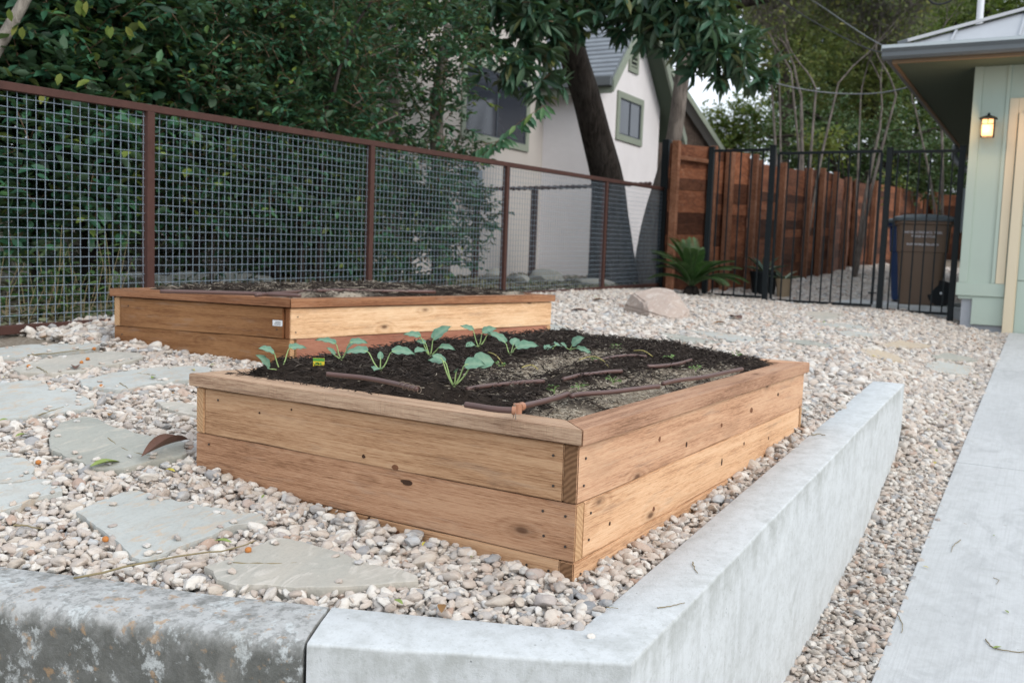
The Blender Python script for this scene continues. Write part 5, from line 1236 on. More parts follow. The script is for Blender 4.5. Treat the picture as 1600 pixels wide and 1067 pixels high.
# ------------------------------------------------------------------ sago palm
sp = np.array([11.15, 3.72, 0.]); sp = Px(1080, 462, 11.0); sp[2] = G1(sp[0], sp[1])
r = thing('sago_palm', sp, 'small green sago palm before the wooden fence', 'palm')
V, Fc = tube([sp - upv * .05, sp + upv * .06, sp + upv * .13], [.09, .10, .06], 14); mk('trunk', V, Fc, M['bark_dark'], r, smooth=True)
for i in range(25):
    a = i * 2.399 + .3; el = random.uniform(.6, 1.5); Lf = random.uniform(.55, .74) * (.85 if el < .5 else 1); hd = np.array([math.cos(a), math.sin(a), 0])
    P = [sp + upv * .12]; n_ = 14; e = el
    for q in range(n_): P.append(P[-1] + (hd * math.cos(e) + upv * math.sin(e)) * Lf / n_); e -= .072 * (1.5 - el * .4)
    P = np.array(P); V, Fc = tube(P, np.linspace(.007, .002, len(P)), 5); fr = mk('frond', V, Fc, M['sago'], r, smooth=True, tint=np.full(len(V), .5))
    m_ = 60; tt = np.linspace(.12, .98, m_); idx_ = tt * (len(P) - 1); C = np.array([P[int(k_)] * (1 - (k_ % 1)) + P[min(int(k_) + 1, len(P) - 1)] * (k_ % 1) for k_ in idx_])
    Tn = unit(np.gradient(C, axis=0)); S_ = unit(np.cross(Tn, upv)); Uu = np.cross(S_, Tn)
    for sg in (1, -1):
        D = Tn * .55 + S_ * sg * .8 + Uu * .28; Ll = .135 * np.sin(np.pi * (tt * .82 + .12)) ** .7
        leaves('leaflets', C, D, Uu + S_ * sg * .1, Ll, np.full(m_, .0065), M['sago'], fr, simple=True, tint=np.clip(rng.normal(.65, .2, m_), 0, 1))
#PART3
# ------------------------------------------------------------------ garage
GF = 11.4
gr = thing('garage', (GF, .94, .9), 'sage green garage with cream door trim and metal hip roof', 'garage')
gz0 = 1.235
MB().box((GF, -7.5, 1.2), (20.5, .94, 3.72)).build('wall', M['sage'], gr)
MB().box((GF + .03, -7.4, .3), (20.4, .905, 1.1995)).build('foundation', M['found'], gr)
MB().box((GF - .02, .497, gz0 - .0), (GF - .001, .965, 1.372)).build('belt_board', M['sage'], gr, bevel=.004)
MB().box((GF - .004, .470, .93), (GF + .029, .80, gz0 - .012)).build('base_panel', M['sage'], gr, bevel=.003)
MB().box((GF - .018, .86, 1.374), (GF - .001, .945, 3.705)).build('corner_board', M['sage'], gr, bevel=.003)
for y in (.612,): MB().box((GF - .016, y - .018, 1.374), (GF - .001, y + .018, 3.705)).build('batten', M['sage'], gr, bevel=.003)
MB().box((GF - .022, .505, 1.374), (GF - .001, .590, 3.30)).build('door_casing', M['cream'], gr, bevel=.003)
MB().box((GF - .022, -3.4, 3.145), (GF - .001, .5035, 3.30)).build('door_header', M['cream'], gr, bevel=.003)
MB().box((GF - .055, .400, .80), (GF - .0235, .492, 3.143)).build('door_jamb', M['cream'], gr, bevel=.004)
MB().box((GF - .040, .3875, .80), (GF - .030, .3995, 3.14)).build('door_stop', M['cream'], gr, bevel=.002)
dr = thing('garage_door_root', (GF, 0, .8), None, None); bpy.data.objects.remove(dr)
mb = MB(); zz = .845
for i in range(4):
    mb.box((GF - .020, -3.2, zz), (GF - .002, .387, zz + .565)); zz += .572
mb.build('garage_door', M['sage'], gr, bevel=.006)
MB().box((GF - .03, .39, .80), (GF - .005, .50, .838)).build('weather_seal', M['rubber'], gr, bevel=.006)
EC = np.array([10.85, 1.70]); ez = 3.79; sl_ = .46
# hip roof (two visible planes + thickness), gutters, soffit, fascia
def roofpt(x, y, dz=0):
    return (x, y, ez + sl_ * min(x - EC[0], EC[1] - y) + dz)
mb = MB()
A0, A1 = (EC[0], EC[1]), (EC[0], -8.3); B1 = (21.1, EC[1]); rid = 4.9
H1 = (EC[0] + rid, EC[1] - rid); H2 = (21.1 - .0, EC[1] - rid); K1 = (EC[0] + rid, -8.3)
P = [roofpt(*A0), roofpt(*A1), roofpt(*K1), roofpt(*H1), roofpt(*B1), roofpt(*H2)]
Pb = [(p[0], p[1], p[2] - .05) for p in P]
mb.add(P + Pb, [(0, 3, 2, 1), (0, 4, 5, 3), (6, 7, 8, 9), (6, 9, 11, 10), (0, 1, 7, 6), (0, 6, 10, 4)])
mb.build('roof', M['metalroof'], gr)
def rib(a, b, w_=.03, h_=.03, nm='roof_seam'):
    a = np.array(a, float); b = np.array(b, float); return bar(a, b, w_, h_, M['metalroof'], nm, gr, .003)
rib(roofpt(EC[0] + .08, EC[1] - .08, .03), roofpt(H1[0], H1[1], .03), .16, .035, 'hip_cap')
for i in range(9):
    y = EC[1] - .55 - i * .62; t = EC[1] - y
    rib(roofpt(EC[0] + .04, y, .014), roofpt(EC[0] + min(t, rid) - .05, y, .014), .022, .028)
for i in range(7):
    x = EC[0] + .7 + i * .9; t = x - EC[0]; rib(roofpt(x, EC[1] - .04, .014), roofpt(x, EC[1] - min(t, rid) + .05, .014), .022, .028)
# gutters: outer face + lip
def gutter(a, b, out):
    a = np.array(a, float); b = np.array(b, float); X = unit(b - a); Y = np.array([*out, 0.]); L = float(np.linalg.norm(b - a))
    prof = [(0, 0), (.10, 0), (.10, -.035), (.085, -.06), (.085, -.10), (.06, -.125), (0, -.125)]
    V = [a + Y * y + upv * z for y, z in prof] + [b + Y * y + upv * z for y, z in prof]; n = 7
    mb = MB().add(V, [list(range(n)), list(range(n, 2 * n))[::-1]] + [(i, i + n, (i + 1) % n + n, (i + 1) % n) for i in range(n)]); mb.build('gutter', M['gutter'], gr)
    V = [a + Y * y + upv * z for y, z in ((.09, .012), (.112, .012), (.112, -.022), (.1005, -.022))] + [b + Y * y + upv * z for y, z in ((.09, .012), (.112, .012), (.112, -.022), (.1005, -.022))]
    MB().add(V, [(0, 1, 2, 3), (7, 6, 5, 4)] + [(i, i + 4, (i + 1) % 4 + 4, (i + 1) % 4) for i in range(4)]).build('gutter_lip', M['gutter_lip'], gr)
gutter((EC[0] - .0, EC[1] + .09, ez - .004), (EC[0] - .0, -8.3, ez - .004), (-1, 0))
gutter((EC[0] + .003, EC[1], ez - .006), (21.1, EC[1], ez - .006), (0, 1))
MB().box((EC[0] + .002, -8.3, ez - .165), (EC[0] + .035, EC[1] - .003, ez - .052)).build('fascia', M['fascia'], gr)
MB().box((EC[0] + .036, EC[1] - .036, ez - .165), (21.1, EC[1] - .003, ez - .052)).build('fascia', M['fascia'], gr)
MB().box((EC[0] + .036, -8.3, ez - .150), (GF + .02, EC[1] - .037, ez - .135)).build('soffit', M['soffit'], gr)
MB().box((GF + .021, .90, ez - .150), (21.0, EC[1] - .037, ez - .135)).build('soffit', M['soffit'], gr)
P = smooth_path([(18.6, EC[1] + .05, ez - .12), (18.6, EC[1] + .05, ez - .35), (18.4, EC[1] - .25, ez - .62), (18.4, 1.02, ez - .8), (18.4, 1.0, ez - 1.2), (18.4, 1.0, 1.4)], 24); V, Fc = tube(P, .055, 10); mk('downspout', V, Fc, M['gutter'], gr, smooth=True)
V, Fc = tube([(14.1, 1.165, 4.2), (14.1, 1.165, 6.4)], .042, 16); vp = mk('vent_pipe', V, Fc, M['white'], gr, smooth=True, angle=40)
V, Fc = tube([(14.1, 1.165, 4.42), (14.1, 1.165, 4.5)], .07, 16); mk('flashing', V, Fc, M['metalroof'], vp, smooth=True, angle=40)
# meter box
o = MB().box((11.95, .945, 1.93), (12.25, 1.075, 2.42)).build('meter_box', M['boxgrey'], bevel=.01); tag(o, 'grey utility box on the garage side wall behind the fence post', 'utility box')
o = MB().box((12.9, 1.30, 1.99), (12.93, 1.42, 2.16)).build('label_plate', M['white'], bevel=.004)
bpy.data.objects.remove(o)
# wall lantern
lc = np.array([GF - .13, .772, 2.995]); lr = thing('wall_lantern', (GF - .02, .772, 2.95), 'lit black framed lantern glowing warm on the garage wall', 'lantern')
MB().box((lc[0] - .052, lc[1] - .052, lc[2] - .095), (lc[0] + .052, lc[1] + .052, lc[2] + .075)).build('glass', M['glow'], lr, bevel=.003)
mb = MB()
for sx in (-1, 1):
    for sy in (-1, 1): mb.box((lc[0] + sx * .058 - .006, lc[1] + sy * .058 - .006, lc[2] - .10), (lc[0] + sx * .058 + .006, lc[1] + sy * .058 + .006, lc[2] + .08))
for z in (-.104, .022, .078):
    for s_ in (-1, 1):
        mb.box((lc[0] - .06, lc[1] + s_ * .0585 - .004, lc[2] + z), (lc[0] + .06, lc[1] + s_ * .0585 + .004, lc[2] + z + .009)); mb.box((lc[0] + s_ * .0585 - .004, lc[1] - .06, lc[2] + z), (lc[0] + s_ * .0585 + .004, lc[1] + .06, lc[2] + z + .009))
for s_ in (-1, 1): mb.box((lc[0] + s_ * .0585 - .003, lc[1] - .004, lc[2] + .03), (lc[0] + s_ * .0585 + .003, lc[1] + .004, lc[2] + .078))
mb.build('frame', M['black'], lr)
mb = MB(); V = [(lc[0] + a * .085, lc[1] + b * .085, lc[2] + .088) for a, b in ((-1, -1), (1, -1), (1, 1), (-1, 1))] + [(lc[0] + a * .022, lc[1] + b * .022, lc[2] + .118) for a, b in ((-1, -1), (1, -1), (1, 1), (-1, 1))]
mb.add(V, [(3, 2, 1, 0), (4, 5, 6, 7)] + [(i, (i + 1) % 4, (i + 1) % 4 + 4, i + 4) for i in range(4)]); mb.tube([lc + upv * .118, lc + upv * .135, lc + upv * .15], [.012, .016, .004], 8)
mb.build('roof_cap', M['black'], lr)
MB().box((lc[0] + .03, lc[1] - .03, lc[2] + .02), (GF - .001, lc[1] + .03, lc[2] + .05)).build('bracket', M['black'], lr, bevel=.003)
pl = bpy.data.lights.new('lantern_bulb', 'POINT'); pl.energy = 7.0; pl.color = (1, .56, .25); pl.shadow_soft_size = .05
po = bpy.data.objects.new('lantern_bulb', pl); COL.objects.link(po); po.parent = lr; po.location = (-.22, .02, .03)
# ------------------------------------------------------------------ white stucco house
hs = thing('stucco_house', (13.94, 6.46, 1.1), 'white stucco house with green trim and a gabled wing behind the trees', 'house')
wx0, wy0, wy1 = 13.94, 6.46, 7.45; wx1 = 16.50
apx = 15.02; ea = 4.30; ap = 5.62
# gable wing
V = [(wx0, wy0, .8), (wx1, wy0, .8), (wx1, wy0, ea - .12), (apx + .2, wy0, ap - .05), (apx - .1, wy0, ap - .05), (wx0, wy0, ea + .12)]
Vb = [(a, wy1 + 3, c) for a, b, c in V]
MB().add(V + Vb, [(0, 1, 2, 3, 4, 5), (6, 11, 10, 9, 8, 7)] + [(i, i + 6, (i + 1) % 6 + 6, (i + 1) % 6) for i in range(6)]).build('gable_wing', M['stucco'], hs)
MB().box((9.4, wy1, .8), (wx0 - .001, wy1 + 6, 8.5)).build('main_wall', M['stucco_b'], hs)
# roof of wing: left slope up to ridge, right slope
def slab(a, b, c, d, th, mat, nm, par=None):
    P = np.array([a, b, c, d], float); n_ = unit(np.cross(P[1] - P[0], P[3] - P[0])); n_ = n_ if n_[2] > 0 else -n_
    return MB().add(np.concatenate([P, P + n_ * th]), [(0, 3, 2, 1), (4, 5, 6, 7), (0, 1, 5, 4), (1, 2, 6, 5), (2, 3, 7, 6), (3, 0, 4, 7)]).build(nm, mat, par or hs)
oh = .32; lx = wx0 - .28; lz = 4.20; rx = 17.0; rz = 3.72
slab((lx, wy0 - oh, lz), (lx, wy1 + 3, lz), (apx + .05, wy1 + 3, ap + .10), (apx + .05, wy0 - oh, ap + .10), .05, M['ironroof'], 'roof')
slab((rx, wy0 - oh, rz), (rx, wy1 + 3, rz), (apx + .055, wy1 + 3, ap + .10), (apx + .055, wy0 - oh, ap + .10), .05, M['trim_green'], 'roof')
for (x0, z0, x1, z1) in ((lx - .0, lz - .10, apx + .04, ap + .0), (apx + .045, ap + .0, rx + .02, rz - .10)):
    slab((x0, wy0 - oh - .03, z0 - .09), (x1, wy0 - oh - .03, z1 - .09), (x1, wy0 - oh - .031, z1 + .09), (x0, wy0 - oh - .031, z0 + .09), .04, M['trim_green'], 'rake_board')
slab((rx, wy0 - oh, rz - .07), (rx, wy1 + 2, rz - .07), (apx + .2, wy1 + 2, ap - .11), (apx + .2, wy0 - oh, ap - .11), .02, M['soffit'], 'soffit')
MB().box((lx - .08, wy0 - oh, lz - .10), (lx + .01, wy1 + .3, lz + .04)).build('gutter', M['gutter'], hs, bevel=.01)
MB().box((lx + .0105, wy0 - oh + .01, lz - .20), (lx + .04, wy1 + .3, lz - .02)).build('fascia', M['trim_green'], hs)
mb = MB(); rs_ = random.Random(4)
def window(c, X, out, w_, h_, tr, label, mull=True, par=hs):
    X = np.array(X, float); O = np.array(out, float); ax = np.array([X, O, upv])
    f = MB()
    for lo, hi in (((-w_ / 2, .0, -h_ / 2), (w_ / 2, .03, -h_ / 2 + tr)), ((-w_ / 2, .0, h_ / 2 - tr), (w_ / 2, .03, h_ / 2)), ((-w_ / 2, .0, -h_ / 2 + tr), (-w_ / 2 + tr, .03, h_ / 2 - tr)), ((w_ / 2 - tr, .0, -h_ / 2 + tr), (w_ / 2, .03, h_ / 2 - tr))): f.box(lo, hi, ax=ax, o=c)
    wv = f.build('window', M['trim_green'], par); tag(wv, label)
    MB().box((-w_ / 2 + tr, .002, -h_ / 2 + tr), (w_ / 2 - tr, .008, h_ / 2 - tr), ax=ax, o=c).build('pane', M['glass'], wv)
    s_ = .022; g_ = MB()
    for lo, hi in (((-w_ / 2 + tr, .009, -h_ / 2 + tr), (w_ / 2 - tr, .016, -h_ / 2 + tr + s_)), ((-w_ / 2 + tr, .009, h_ / 2 - tr - s_), (w_ / 2 - tr, .016, h_ / 2 - tr)), ((-.015, .009, -h_ / 2 + tr + s_), (.015, .018, h_ / 2 - tr - s_)), ((-w_ / 2 + tr, .009, -h_ / 2 + tr + s_), (-w_ / 2 + tr + s_, .016, h_ / 2 - tr - s_)), ((w_ / 2 - tr - s_, .009, -h_ / 2 + tr + s_), (w_ / 2 - tr, .016, h_ / 2 - tr - s_))): g_.box(lo, hi, ax=ax, o=c)
    g_.build('frame', M['frame_dark'], wv)
    return wv
window((15.12, wy0 - .001, 3.81), (1, 0, 0), (0, -1, 0), 1.10, .78, .10, 'small sliding window in the gabled wing')
window((12.45, wy1 - .001, 3.68), (1, 0, 0), (0, -1, 0), 1.95, 1.15, .10, 'wide dark sliding window in the main wall')
vt = MB()
c = np.array([15.17, wy0 - .001, 4.88]); 
for lo, hi in (((-.20, -.03, -.30), (.20, 0, -.22)), ((-.20, -.03, .22), (.20, 0, .30)), ((-.20, -.03, -.22), (-.12, 0, .22)), ((.12, -.03, -.22), (.20, 0, .22))): vt.box(lo, hi, ax=np.eye(3), o=c)
v_ = vt.build('gable_vent', M['trim_green'], hs)
MB().box((-.12, -.006, -.22), (.12, -.002, .22), ax=np.eye(3), o=c).build('vent_back', M['black'], v_)
mb = MB()
for i in range(6): mb.box((-.118, -.026, -.20 + i * .075), (.118, -.008, -.17 + i * .075), ax=np.eye(3), o=c)
mb.build('louvre', M['trim_green'], v_)
mb = MB(); rs_ = random.Random(9); z_ = .95
for row in range(7):
    hh = rs_.uniform(.10, .15); x_ = .2 + rs_.uniform(0, .2)
    while x_ < 9.2:
        l_ = rs_.uniform(.22, .5); d_ = rs_.uniform(0, .05); mb.box((x_, 8.2 - d_, z_), (x_ + l_ - .012, 8.5, z_ + hh - .01)); x_ += l_
    z_ += hh
o = mb.build('stone_wall', M['limestone'], bevel=.01, seg=1); tag(o, 'low dry stone wall in shade behind the shrubs', 'wall')
# ------------------------------------------------------------------ dark board building
q0 = Py(1075, 150, 9.0); q1 = Py(1128, 232, 9.0)
db = thing('board_shed', (q0[0], 9.0, 1.1), 'dark brown board building with green roof edge left of the gap in the trees', 'house')
sl2 = (q1[2] - q0[2]) / (q1[0] - q0[0]); xa = q0[0] - 3.2; za = q0[2] - 3.2 * sl2; xe, ze = q1[0] + .6, q1[2] + .6 * sl2
mb = MB(); n_ = 26
for i in range(n_):
    x0 = xa + (q1[0] - .1 - xa) * i / n_; x1 = xa + (q1[0] - .1 - xa) * (i + 1) / n_ - .012
    z0, z1 = za + (x0 - xa) * sl2 - .12, za + (x1 - xa) * sl2 - .12
    d = random.uniform(0, .01); V = [(x0, 9.25 - d, .9), (x1, 9.25 - d, .9), (x1, 9.25 - d, z1), (x0, 9.25 - d, z0)]; Vb = [(a, 9.28, c) for a, b, c in V]
    mb.add(V + Vb, [(0, 1, 2, 3), (7, 6, 5, 4)] + [(k_, k_ + 4, (k_ + 1) % 4 + 4, (k_ + 1) % 4) for k_ in range(4)])
mb.build('board_wall', M['darkboard'], db)
slab((xe, 8.95, ze), (xe, 15, ze), (xa, 15, za), (xa, 8.95, za), .05, M['metalroof'], 'roof', db)
slab((xa, 8.93, za - .16), (xe, 8.93, ze - .16), (xe, 8.929, ze + .02), (xa, 8.929, za + .02), .03, M['trim_green'], 'rake_board', db)
# ------------------------------------------------------------------ inner iron fence, stones by the house
r = thing('yard_fence', (11.3, 5.6, 1.1), 'dark iron pipe fence in front of the stucco house', 'fence')
yf = [Pd(640, 300, 12.2), Pd(746, 296, 12.7), Pd(836, 294, 13.1), Pd(930, 291, 13.6), Pd(1018, 287, 14.0)]
for p in yf[:4]: bar((p[0], p[1], 1.05), (p[0], p[1], p[2] + .02), .075, .075, M['rustline'], 'post', r)
S = smooth_path(yf, 160); V, Fc = tube(S, .020 + .010 * (np.arange(160) % 4 < 2), 8); mk('top_rail', V, Fc, M['rustline'], r)
for i, (px, py, dp, rr, lb) in enumerate(((772, 414, 12.2, (.22, .14, .12), 'grey stone at the foot of the stucco house, left one'), (852, 428, 12.8, (.26, .16, .13), 'rounded grey stone before the stucco house'), (812, 424, 12.4, (.5, .12, .08), 'flat edging stone before the stucco house'), (930, 436, 12.6, (.3, .15, .07), 'low edging stone beside the dark trunk'), (220, 412, 8.2, (.42, .16, .11), 'low limestone block behind the first fence post'), (300, 407, 8.6, (.4, .16, .11), 'pale limestone block under the shrubs'), (372, 402, 9.0, (.45, .16, .10), 'third limestone block under the shrubs'))):
    p = Pd(px, py, dp); p[2] = G1(p[0], p[1]) + rr[2] * .5; V, Fc = blob(p, rr, random.uniform(0, 3), 50 + i, 3, 8, .06); o = mk('stone', V, Fc, M['limestone'], origin=p, smooth=True, angle=30); tag(o, lb, 'stone', 'stones in the neighbouring yard')
for px, py, dp, lb in ((738, 292, 13.8, 'bluish grey utility meter on the house wall'),):
    p = Py(px, py, wy1 - .08); o = MB().box((-.16, -.08, -.25), (.16, .079, .25), ax=np.eye(3), o=p).build('utility_meter', M['boxgrey'], bevel=.03, seg=3, smooth=True); tag(o, lb, 'utility box')
#PART4
# ------------------------------------------------------------------ vegetation
def ball(n, shell=.45):
    d = unit(rng.normal(size=(n, 3))); r = (shell + (1 - shell) * rng.random(n) ** .7) if shell else rng.random(n) ** (1 / 3)
    return d * r[:, None], d
def make_clusters(blobs, dens, per, twig, L, W, droop=.15, lift=.2, whorl=False, shell=.35, jitter=.35, flat=.8, tb=(.45, .22)):
    """returns leaf arrays and twig segments; blobs = (centre, radius, weight)"""
    Cs, Ds, Ns, Ls, Ws, Ts, seg = [], [], [], [], [], [], []
    for b in blobs:
        c, rad, wgt = b[0], b[1], (b[2] if len(b) > 2 else 1.)
        n = max(3, int(dens * rad * rad * wgt)); p, d = ball(n, shell)
        lump = np.array([1 + .35 * mn.noise(Vector(v * 2.2 + c)) for v in p]); p = p * lump[:, None] * np.array([rad, rad, rad * flat])
        dirs = unit(d * .7 + rng.normal(size=(n, 3)) * .55 + np.array([0, 0, lift]))
        tl = twig * rng.uniform(.6, 1.3, n); base = c + p; tip = base + dirs * tl[:, None]
        seg.append((base, tip))
        ct = rng.normal(0, .12, n)
        for q in range(per):
            f = 1.0 if whorl else (q + .5) / per
            pos_ = base + dirs * (tl * (f if not whorl else 1))[:, None]; pos_ = pos_ + rng.normal(size=(n, 3)) * .006
            rnd = unit(rng.normal(size=(n, 3))); side = unit(np.cross(dirs, rnd if whorl else np.array([0, 0, 1.]) + rng.normal(size=(n, 3)) * .25)) * (1 if q % 2 else -1)
            D = dirs * (.35 if whorl else .5) + side * 1.0 + rng.normal(size=(n, 3)) * jitter; D[:, 2] -= droop
            N = np.array([0, 0, 1.]) + rng.normal(size=(n, 3)) * .45
            Cs.append(pos_); Ds.append(D); Ns.append(N); Ls.append(L * rng.uniform(.65, 1.25, n)); Ws.append(W * rng.uniform(.7, 1.2, n)); Ts.append(np.clip(tb[0] + ct + rng.normal(0, tb[1], n), 0, 1))
    return [np.concatenate(a) for a in (Cs, Ds, Ns, Ls, Ws, Ts)], seg
def twigs(seg, r, mat, parent, name='twigs', frac=1.):
    B = np.concatenate([s[0] for s in seg]); T = np.concatenate([s[1] for s in seg]); m_ = rng.random(len(B)) < frac; B, T = B[m_], T[m_]
    n = len(B); D = unit(T - B); X = unit(np.cross(D, np.array([.3, .2, 1.]))); Y = np.cross(D, X); V = []
    for P, rr in ((B, r), (T, r * .4)):
        for k_ in range(3): a = k_ * 2.094; V.append(P + (X * math.cos(a) + Y * math.sin(a)) * rr)
    V = np.stack(V, 1).reshape(-1, 3); q = np.array([(0, 1, 4, 3), (1, 2, 5, 4), (2, 0, 3, 5)]); FF = (q[None] + (np.arange(n) * 6)[:, None, None]).reshape(-1, 4)
    return mk(name, V, FF, mat, parent)
def plant(name, base, label, cat, blobs, stems, lm, bm_, dens=300, per=10, twig=.22, L=.065, W=.034, group=None, whorl=False, simple=False, tr=.004, keep=True, **kw):
    root = thing(name, base, label, cat, group)
    mb = MB()
    for P, r_ in stems: S = smooth_path(P, 4 * len(P)); mb.tube(S, np.interp(np.linspace(0, 1, len(S)), np.linspace(0, 1, len(r_)), r_), 9)
    if stems: mb.build('trunk', bm_, root, smooth=True)
    (C, D, N, Lr, Wr, T), seg = make_clusters(blobs, dens, per, twig, L, W, whorl=whorl, **kw)
    ok = (C[:, 1] > 4.60) | (not keep)
    leaves('crown', C[ok], D[ok], N[ok], Lr[ok], Wr[ok], lm, root, simple=simple, tint=T[ok])
    twigs(seg, tr, M['twig'], root, frac=.7)
    return root
def B3(lst): return [(Pd(x, y, d), r_, *w_) for (x, y, d, r_, *w_) in lst]
def gp(px, py, d): p = Pd(px, py, d); p[2] = G1(p[0], p[1]) - .05; return p
# left vine covered shrub
sA_ = [(30, 40, 6.2, .5), (110, 20, 6.4, .55), (200, 20, 6.6, .55), (40, 140, 6.1, .42), (130, 130, 6.3, .5), (210, 140, 6.6, .45), (60, 400, 6.4, .2, .6), (60, 230, 6.1, .40), (150, 230, 6.2, .42), (20, 310, 6.0, .3, .8), (110, 310, 6.1, .33, .8), (190, 310, 6.4, .28, .8), (-60, 100, 6.1, .5), (-60, 260, 6.1, .4), (-200, 120, 6.2, .6), (-200, 260, 6.2, .5), (-330, 180, 6.3, .6), (-330, 20, 6.4, .7), (-180, -20, 6.3, .6)]
b0 = gp(155, 450, 6.6)
plant('leafy_shrub', b0, 'dense dark leafy shrub behind the first fence bay at the left edge', 'shrub', B3(sA_),
      [([b0, Pd(150, 380, 6.6), Pd(148, 300, 6.6), Pd(150, 200, 6.6), Pd(170, 60, 6.6)], [.115, .10, .09, .07, .04]), ([gp(60, 470, 6.2), Pd(50, 350, 6.2), Pd(60, 200, 6.2)], [.02, .018, .012])], M['leaf_teal'], M['bark_black'], dens=640, L=.098, W=.058, tb=(.52, .26), group='shrubs behind the wire fence')
sB_ = [(300, 30, 7.0, .6), (400, 40, 7.2, .62), (500, 30, 7.5, .62), (290, 150, 6.8, .5), (380, 160, 7, .5), (480, 150, 7.3, .5), (280, 245, 6.6, .4), (360, 270, 6.9, .42), (450, 265, 7.2, .46), (290, 320, 6.6, .26, .7), (510, 320, 7.6, .4), (430, 340, 7.3, .3, .8), (540, 395, 8, .34), (350, 330, 6.9, .22, .6), (470, 400, 7.7, .2, .7), (330, 380, 7.6, .26, .6), (420, 395, 8, .25, .7), (400, 210, 7.1, .4), (520, 250, 7.7, .4)]
b1 = gp(470, 430, 7.4)
plant('leafy_shrub', b1, 'broad evergreen shrub with thin brown stems behind the second fence bay', 'shrub', B3(sB_),
      [([b1, Pd(470, 350, 7.4), Pd(462, 250, 7.4), Pd(440, 150, 7.3), Pd(437, 80, 7.3)], [.03, .026, .02, .015, .01]), ([gp(500, 430, 7.5), Pd(505, 210, 7.2), Pd(520, 150, 7.2), Pd(545, 60, 7.2), Pd(590, -10, 7.2)], [.03, .018, .015, .012, .008]), ([gp(330, 425, 7), Pd(340, 250, 6.9), Pd(380, 130, 6.9)], [.018, .014, .008])], M['leaf_teal'], M['bark_dark'], dens=780, L=.068, W=.036, tb=(.5, .24), group='shrubs behind the wire fence')
sC_ = [(570, 20, 8.4, .6), (660, 20, 8.8, .55, .9), (560, 120, 8.2, .45, .7), (620, 150, 8.8, .4, .35), (700, 110, 9, .34, .8), (690, 190, 9, .3, .7), (580, 260, 8.3, .42), (650, 275, 8.7, .42), (705, 330, 9.1, .40), (620, 355, 8.6, .46), (725, 265, 9.3, .24), (680, 400, 9, .34), (580, 410, 8.4, .3), (740, 60, 9.2, .25, .8), (745, 330, 9.3, .18, .8)]
b2 = gp(640, 435, 8.9)
rootC = plant('leafy_shrub', b2, 'loose evergreen shrub with a leafy spray reaching over the wire fence', 'shrub', B3(sC_),
      [([gp(615, 430, 9.6), Pd(617, 250, 9.5), Pd(615, 130, 9.5), Pd(612, 0, 9.5)], [.07, .06, .055, .05]), ([gp(690, 430, 9.4), Pd(688, 300, 9.3), Pd(682, 180, 9.2), Pd(700, 40, 9.2)], [.10, .08, .065, .04]), ([Pd(545, 95, 8), Pd(590, 85, 8), Pd(630, 68, 8)], [.008, .01, .006]), ([Pd(550, 170, 8), Pd(575, 145, 8), Pd(600, 125, 8)], [.014, .01, .006]), ([Pd(560, 212, 7.9), Pd(590, 195, 7.9), Pd(622, 180, 7.9)], [.012, .01, .006])], M['leaf_teal'], M['bark_grey'], dens=620, L=.075, W=.034, tb=(.52, .24), group='shrubs behind the wire fence')
# overhanging spray
for pth, nl in (([(728, 262, 9.3), (760, 238, 9.0), (795, 205, 8.9), (828, 180, 8.8), (852, 165, 8.8)], 13), ([(735, 245, 9.2), (755, 228, 9.1), (790, 218, 9.1)], 8)):
    P = smooth_path([Pd(*a) for a in pth], 20); V, Fc = tube(P, np.linspace(.006, .002, 20), 5); mk('twigs', V, Fc, M['twig'], rootC, smooth=True)
    t_ = np.linspace(.15, 1, nl * 2); i_ = (t_ * 19).astype(int); C = P[i_]; Tn = unit(np.gradient(P, axis=0))[i_]; sd_ = np.where(np.arange(nl * 2) % 2, 1., -1.)[:, None]
    D = Tn * .45 + right * sd_ * .55 + np.array([0, 0, -.8]) + rng.normal(size=C.shape) * .15; leaves('spray', C, D, -fwd + upv * .6 + rng.normal(size=C.shape) * .3, np.full(nl * 2, .15) * rng.uniform(.7, 1.1, nl * 2), np.full(nl * 2, .05), M['leaf_teal'], rootC, tint=np.clip(rng.normal(.78, .1, nl * 2), 0, 1))
# darker shrubs further back
sD_ = [(0, 60, 9, 1.0), (-160, 120, 8.6, 1.0), (-330, 150, 8.4, 1.0), (-200, 270, 8.6, .8), (120, 60, 9.5, 1.0), (250, 60, 10, 1.1), (380, 60, 10.4, 1.1), (500, 90, 10.8, 1.0, .8), (60, 220, 9, .8), (200, 220, 9.4, .8), (330, 230, 9.8, .8), (440, 230, 10.4, .8), (560, 0, 11, .9, .8), (250, -60, 10, 1.), (60, -80, 9.5, 1.), (450, -70, 10.4, 1.), (300, 330, 10.4, .8), (420, 330, 11, .8), (530, 300, 11.2, .8), (120, 330, 9.6, .8), (0, 330, 9.2, .7), (530, 180, 11.4, .8), (560, 380, 11.4, .5), (440, 395, 11.4, .4)]
b3 = gp(300, 400, 9.6)
plant('background_shrub', b3, 'dark mass of evergreen shrubs deep behind the left fence bays', 'shrub', B3(sD_), [([b3, Pd(300, 300, 9.8), Pd(280, 150, 9.8)], [.09, .08, .05]), ([gp(430, 405, 10.2), Pd(420, 280, 10.2), Pd(400, 120, 10.2)], [.06, .05, .03]), ([gp(240, 405, 9.2), Pd(250, 300, 9.2), Pd(270, 180, 9.2)], [.04, .035, .03])], M['leaf_deep'], M['bark_dark'], dens=240, L=.13, W=.08, twig=.3, tb=(.3, .2), simple=True, group='shrubs behind the wire fence')
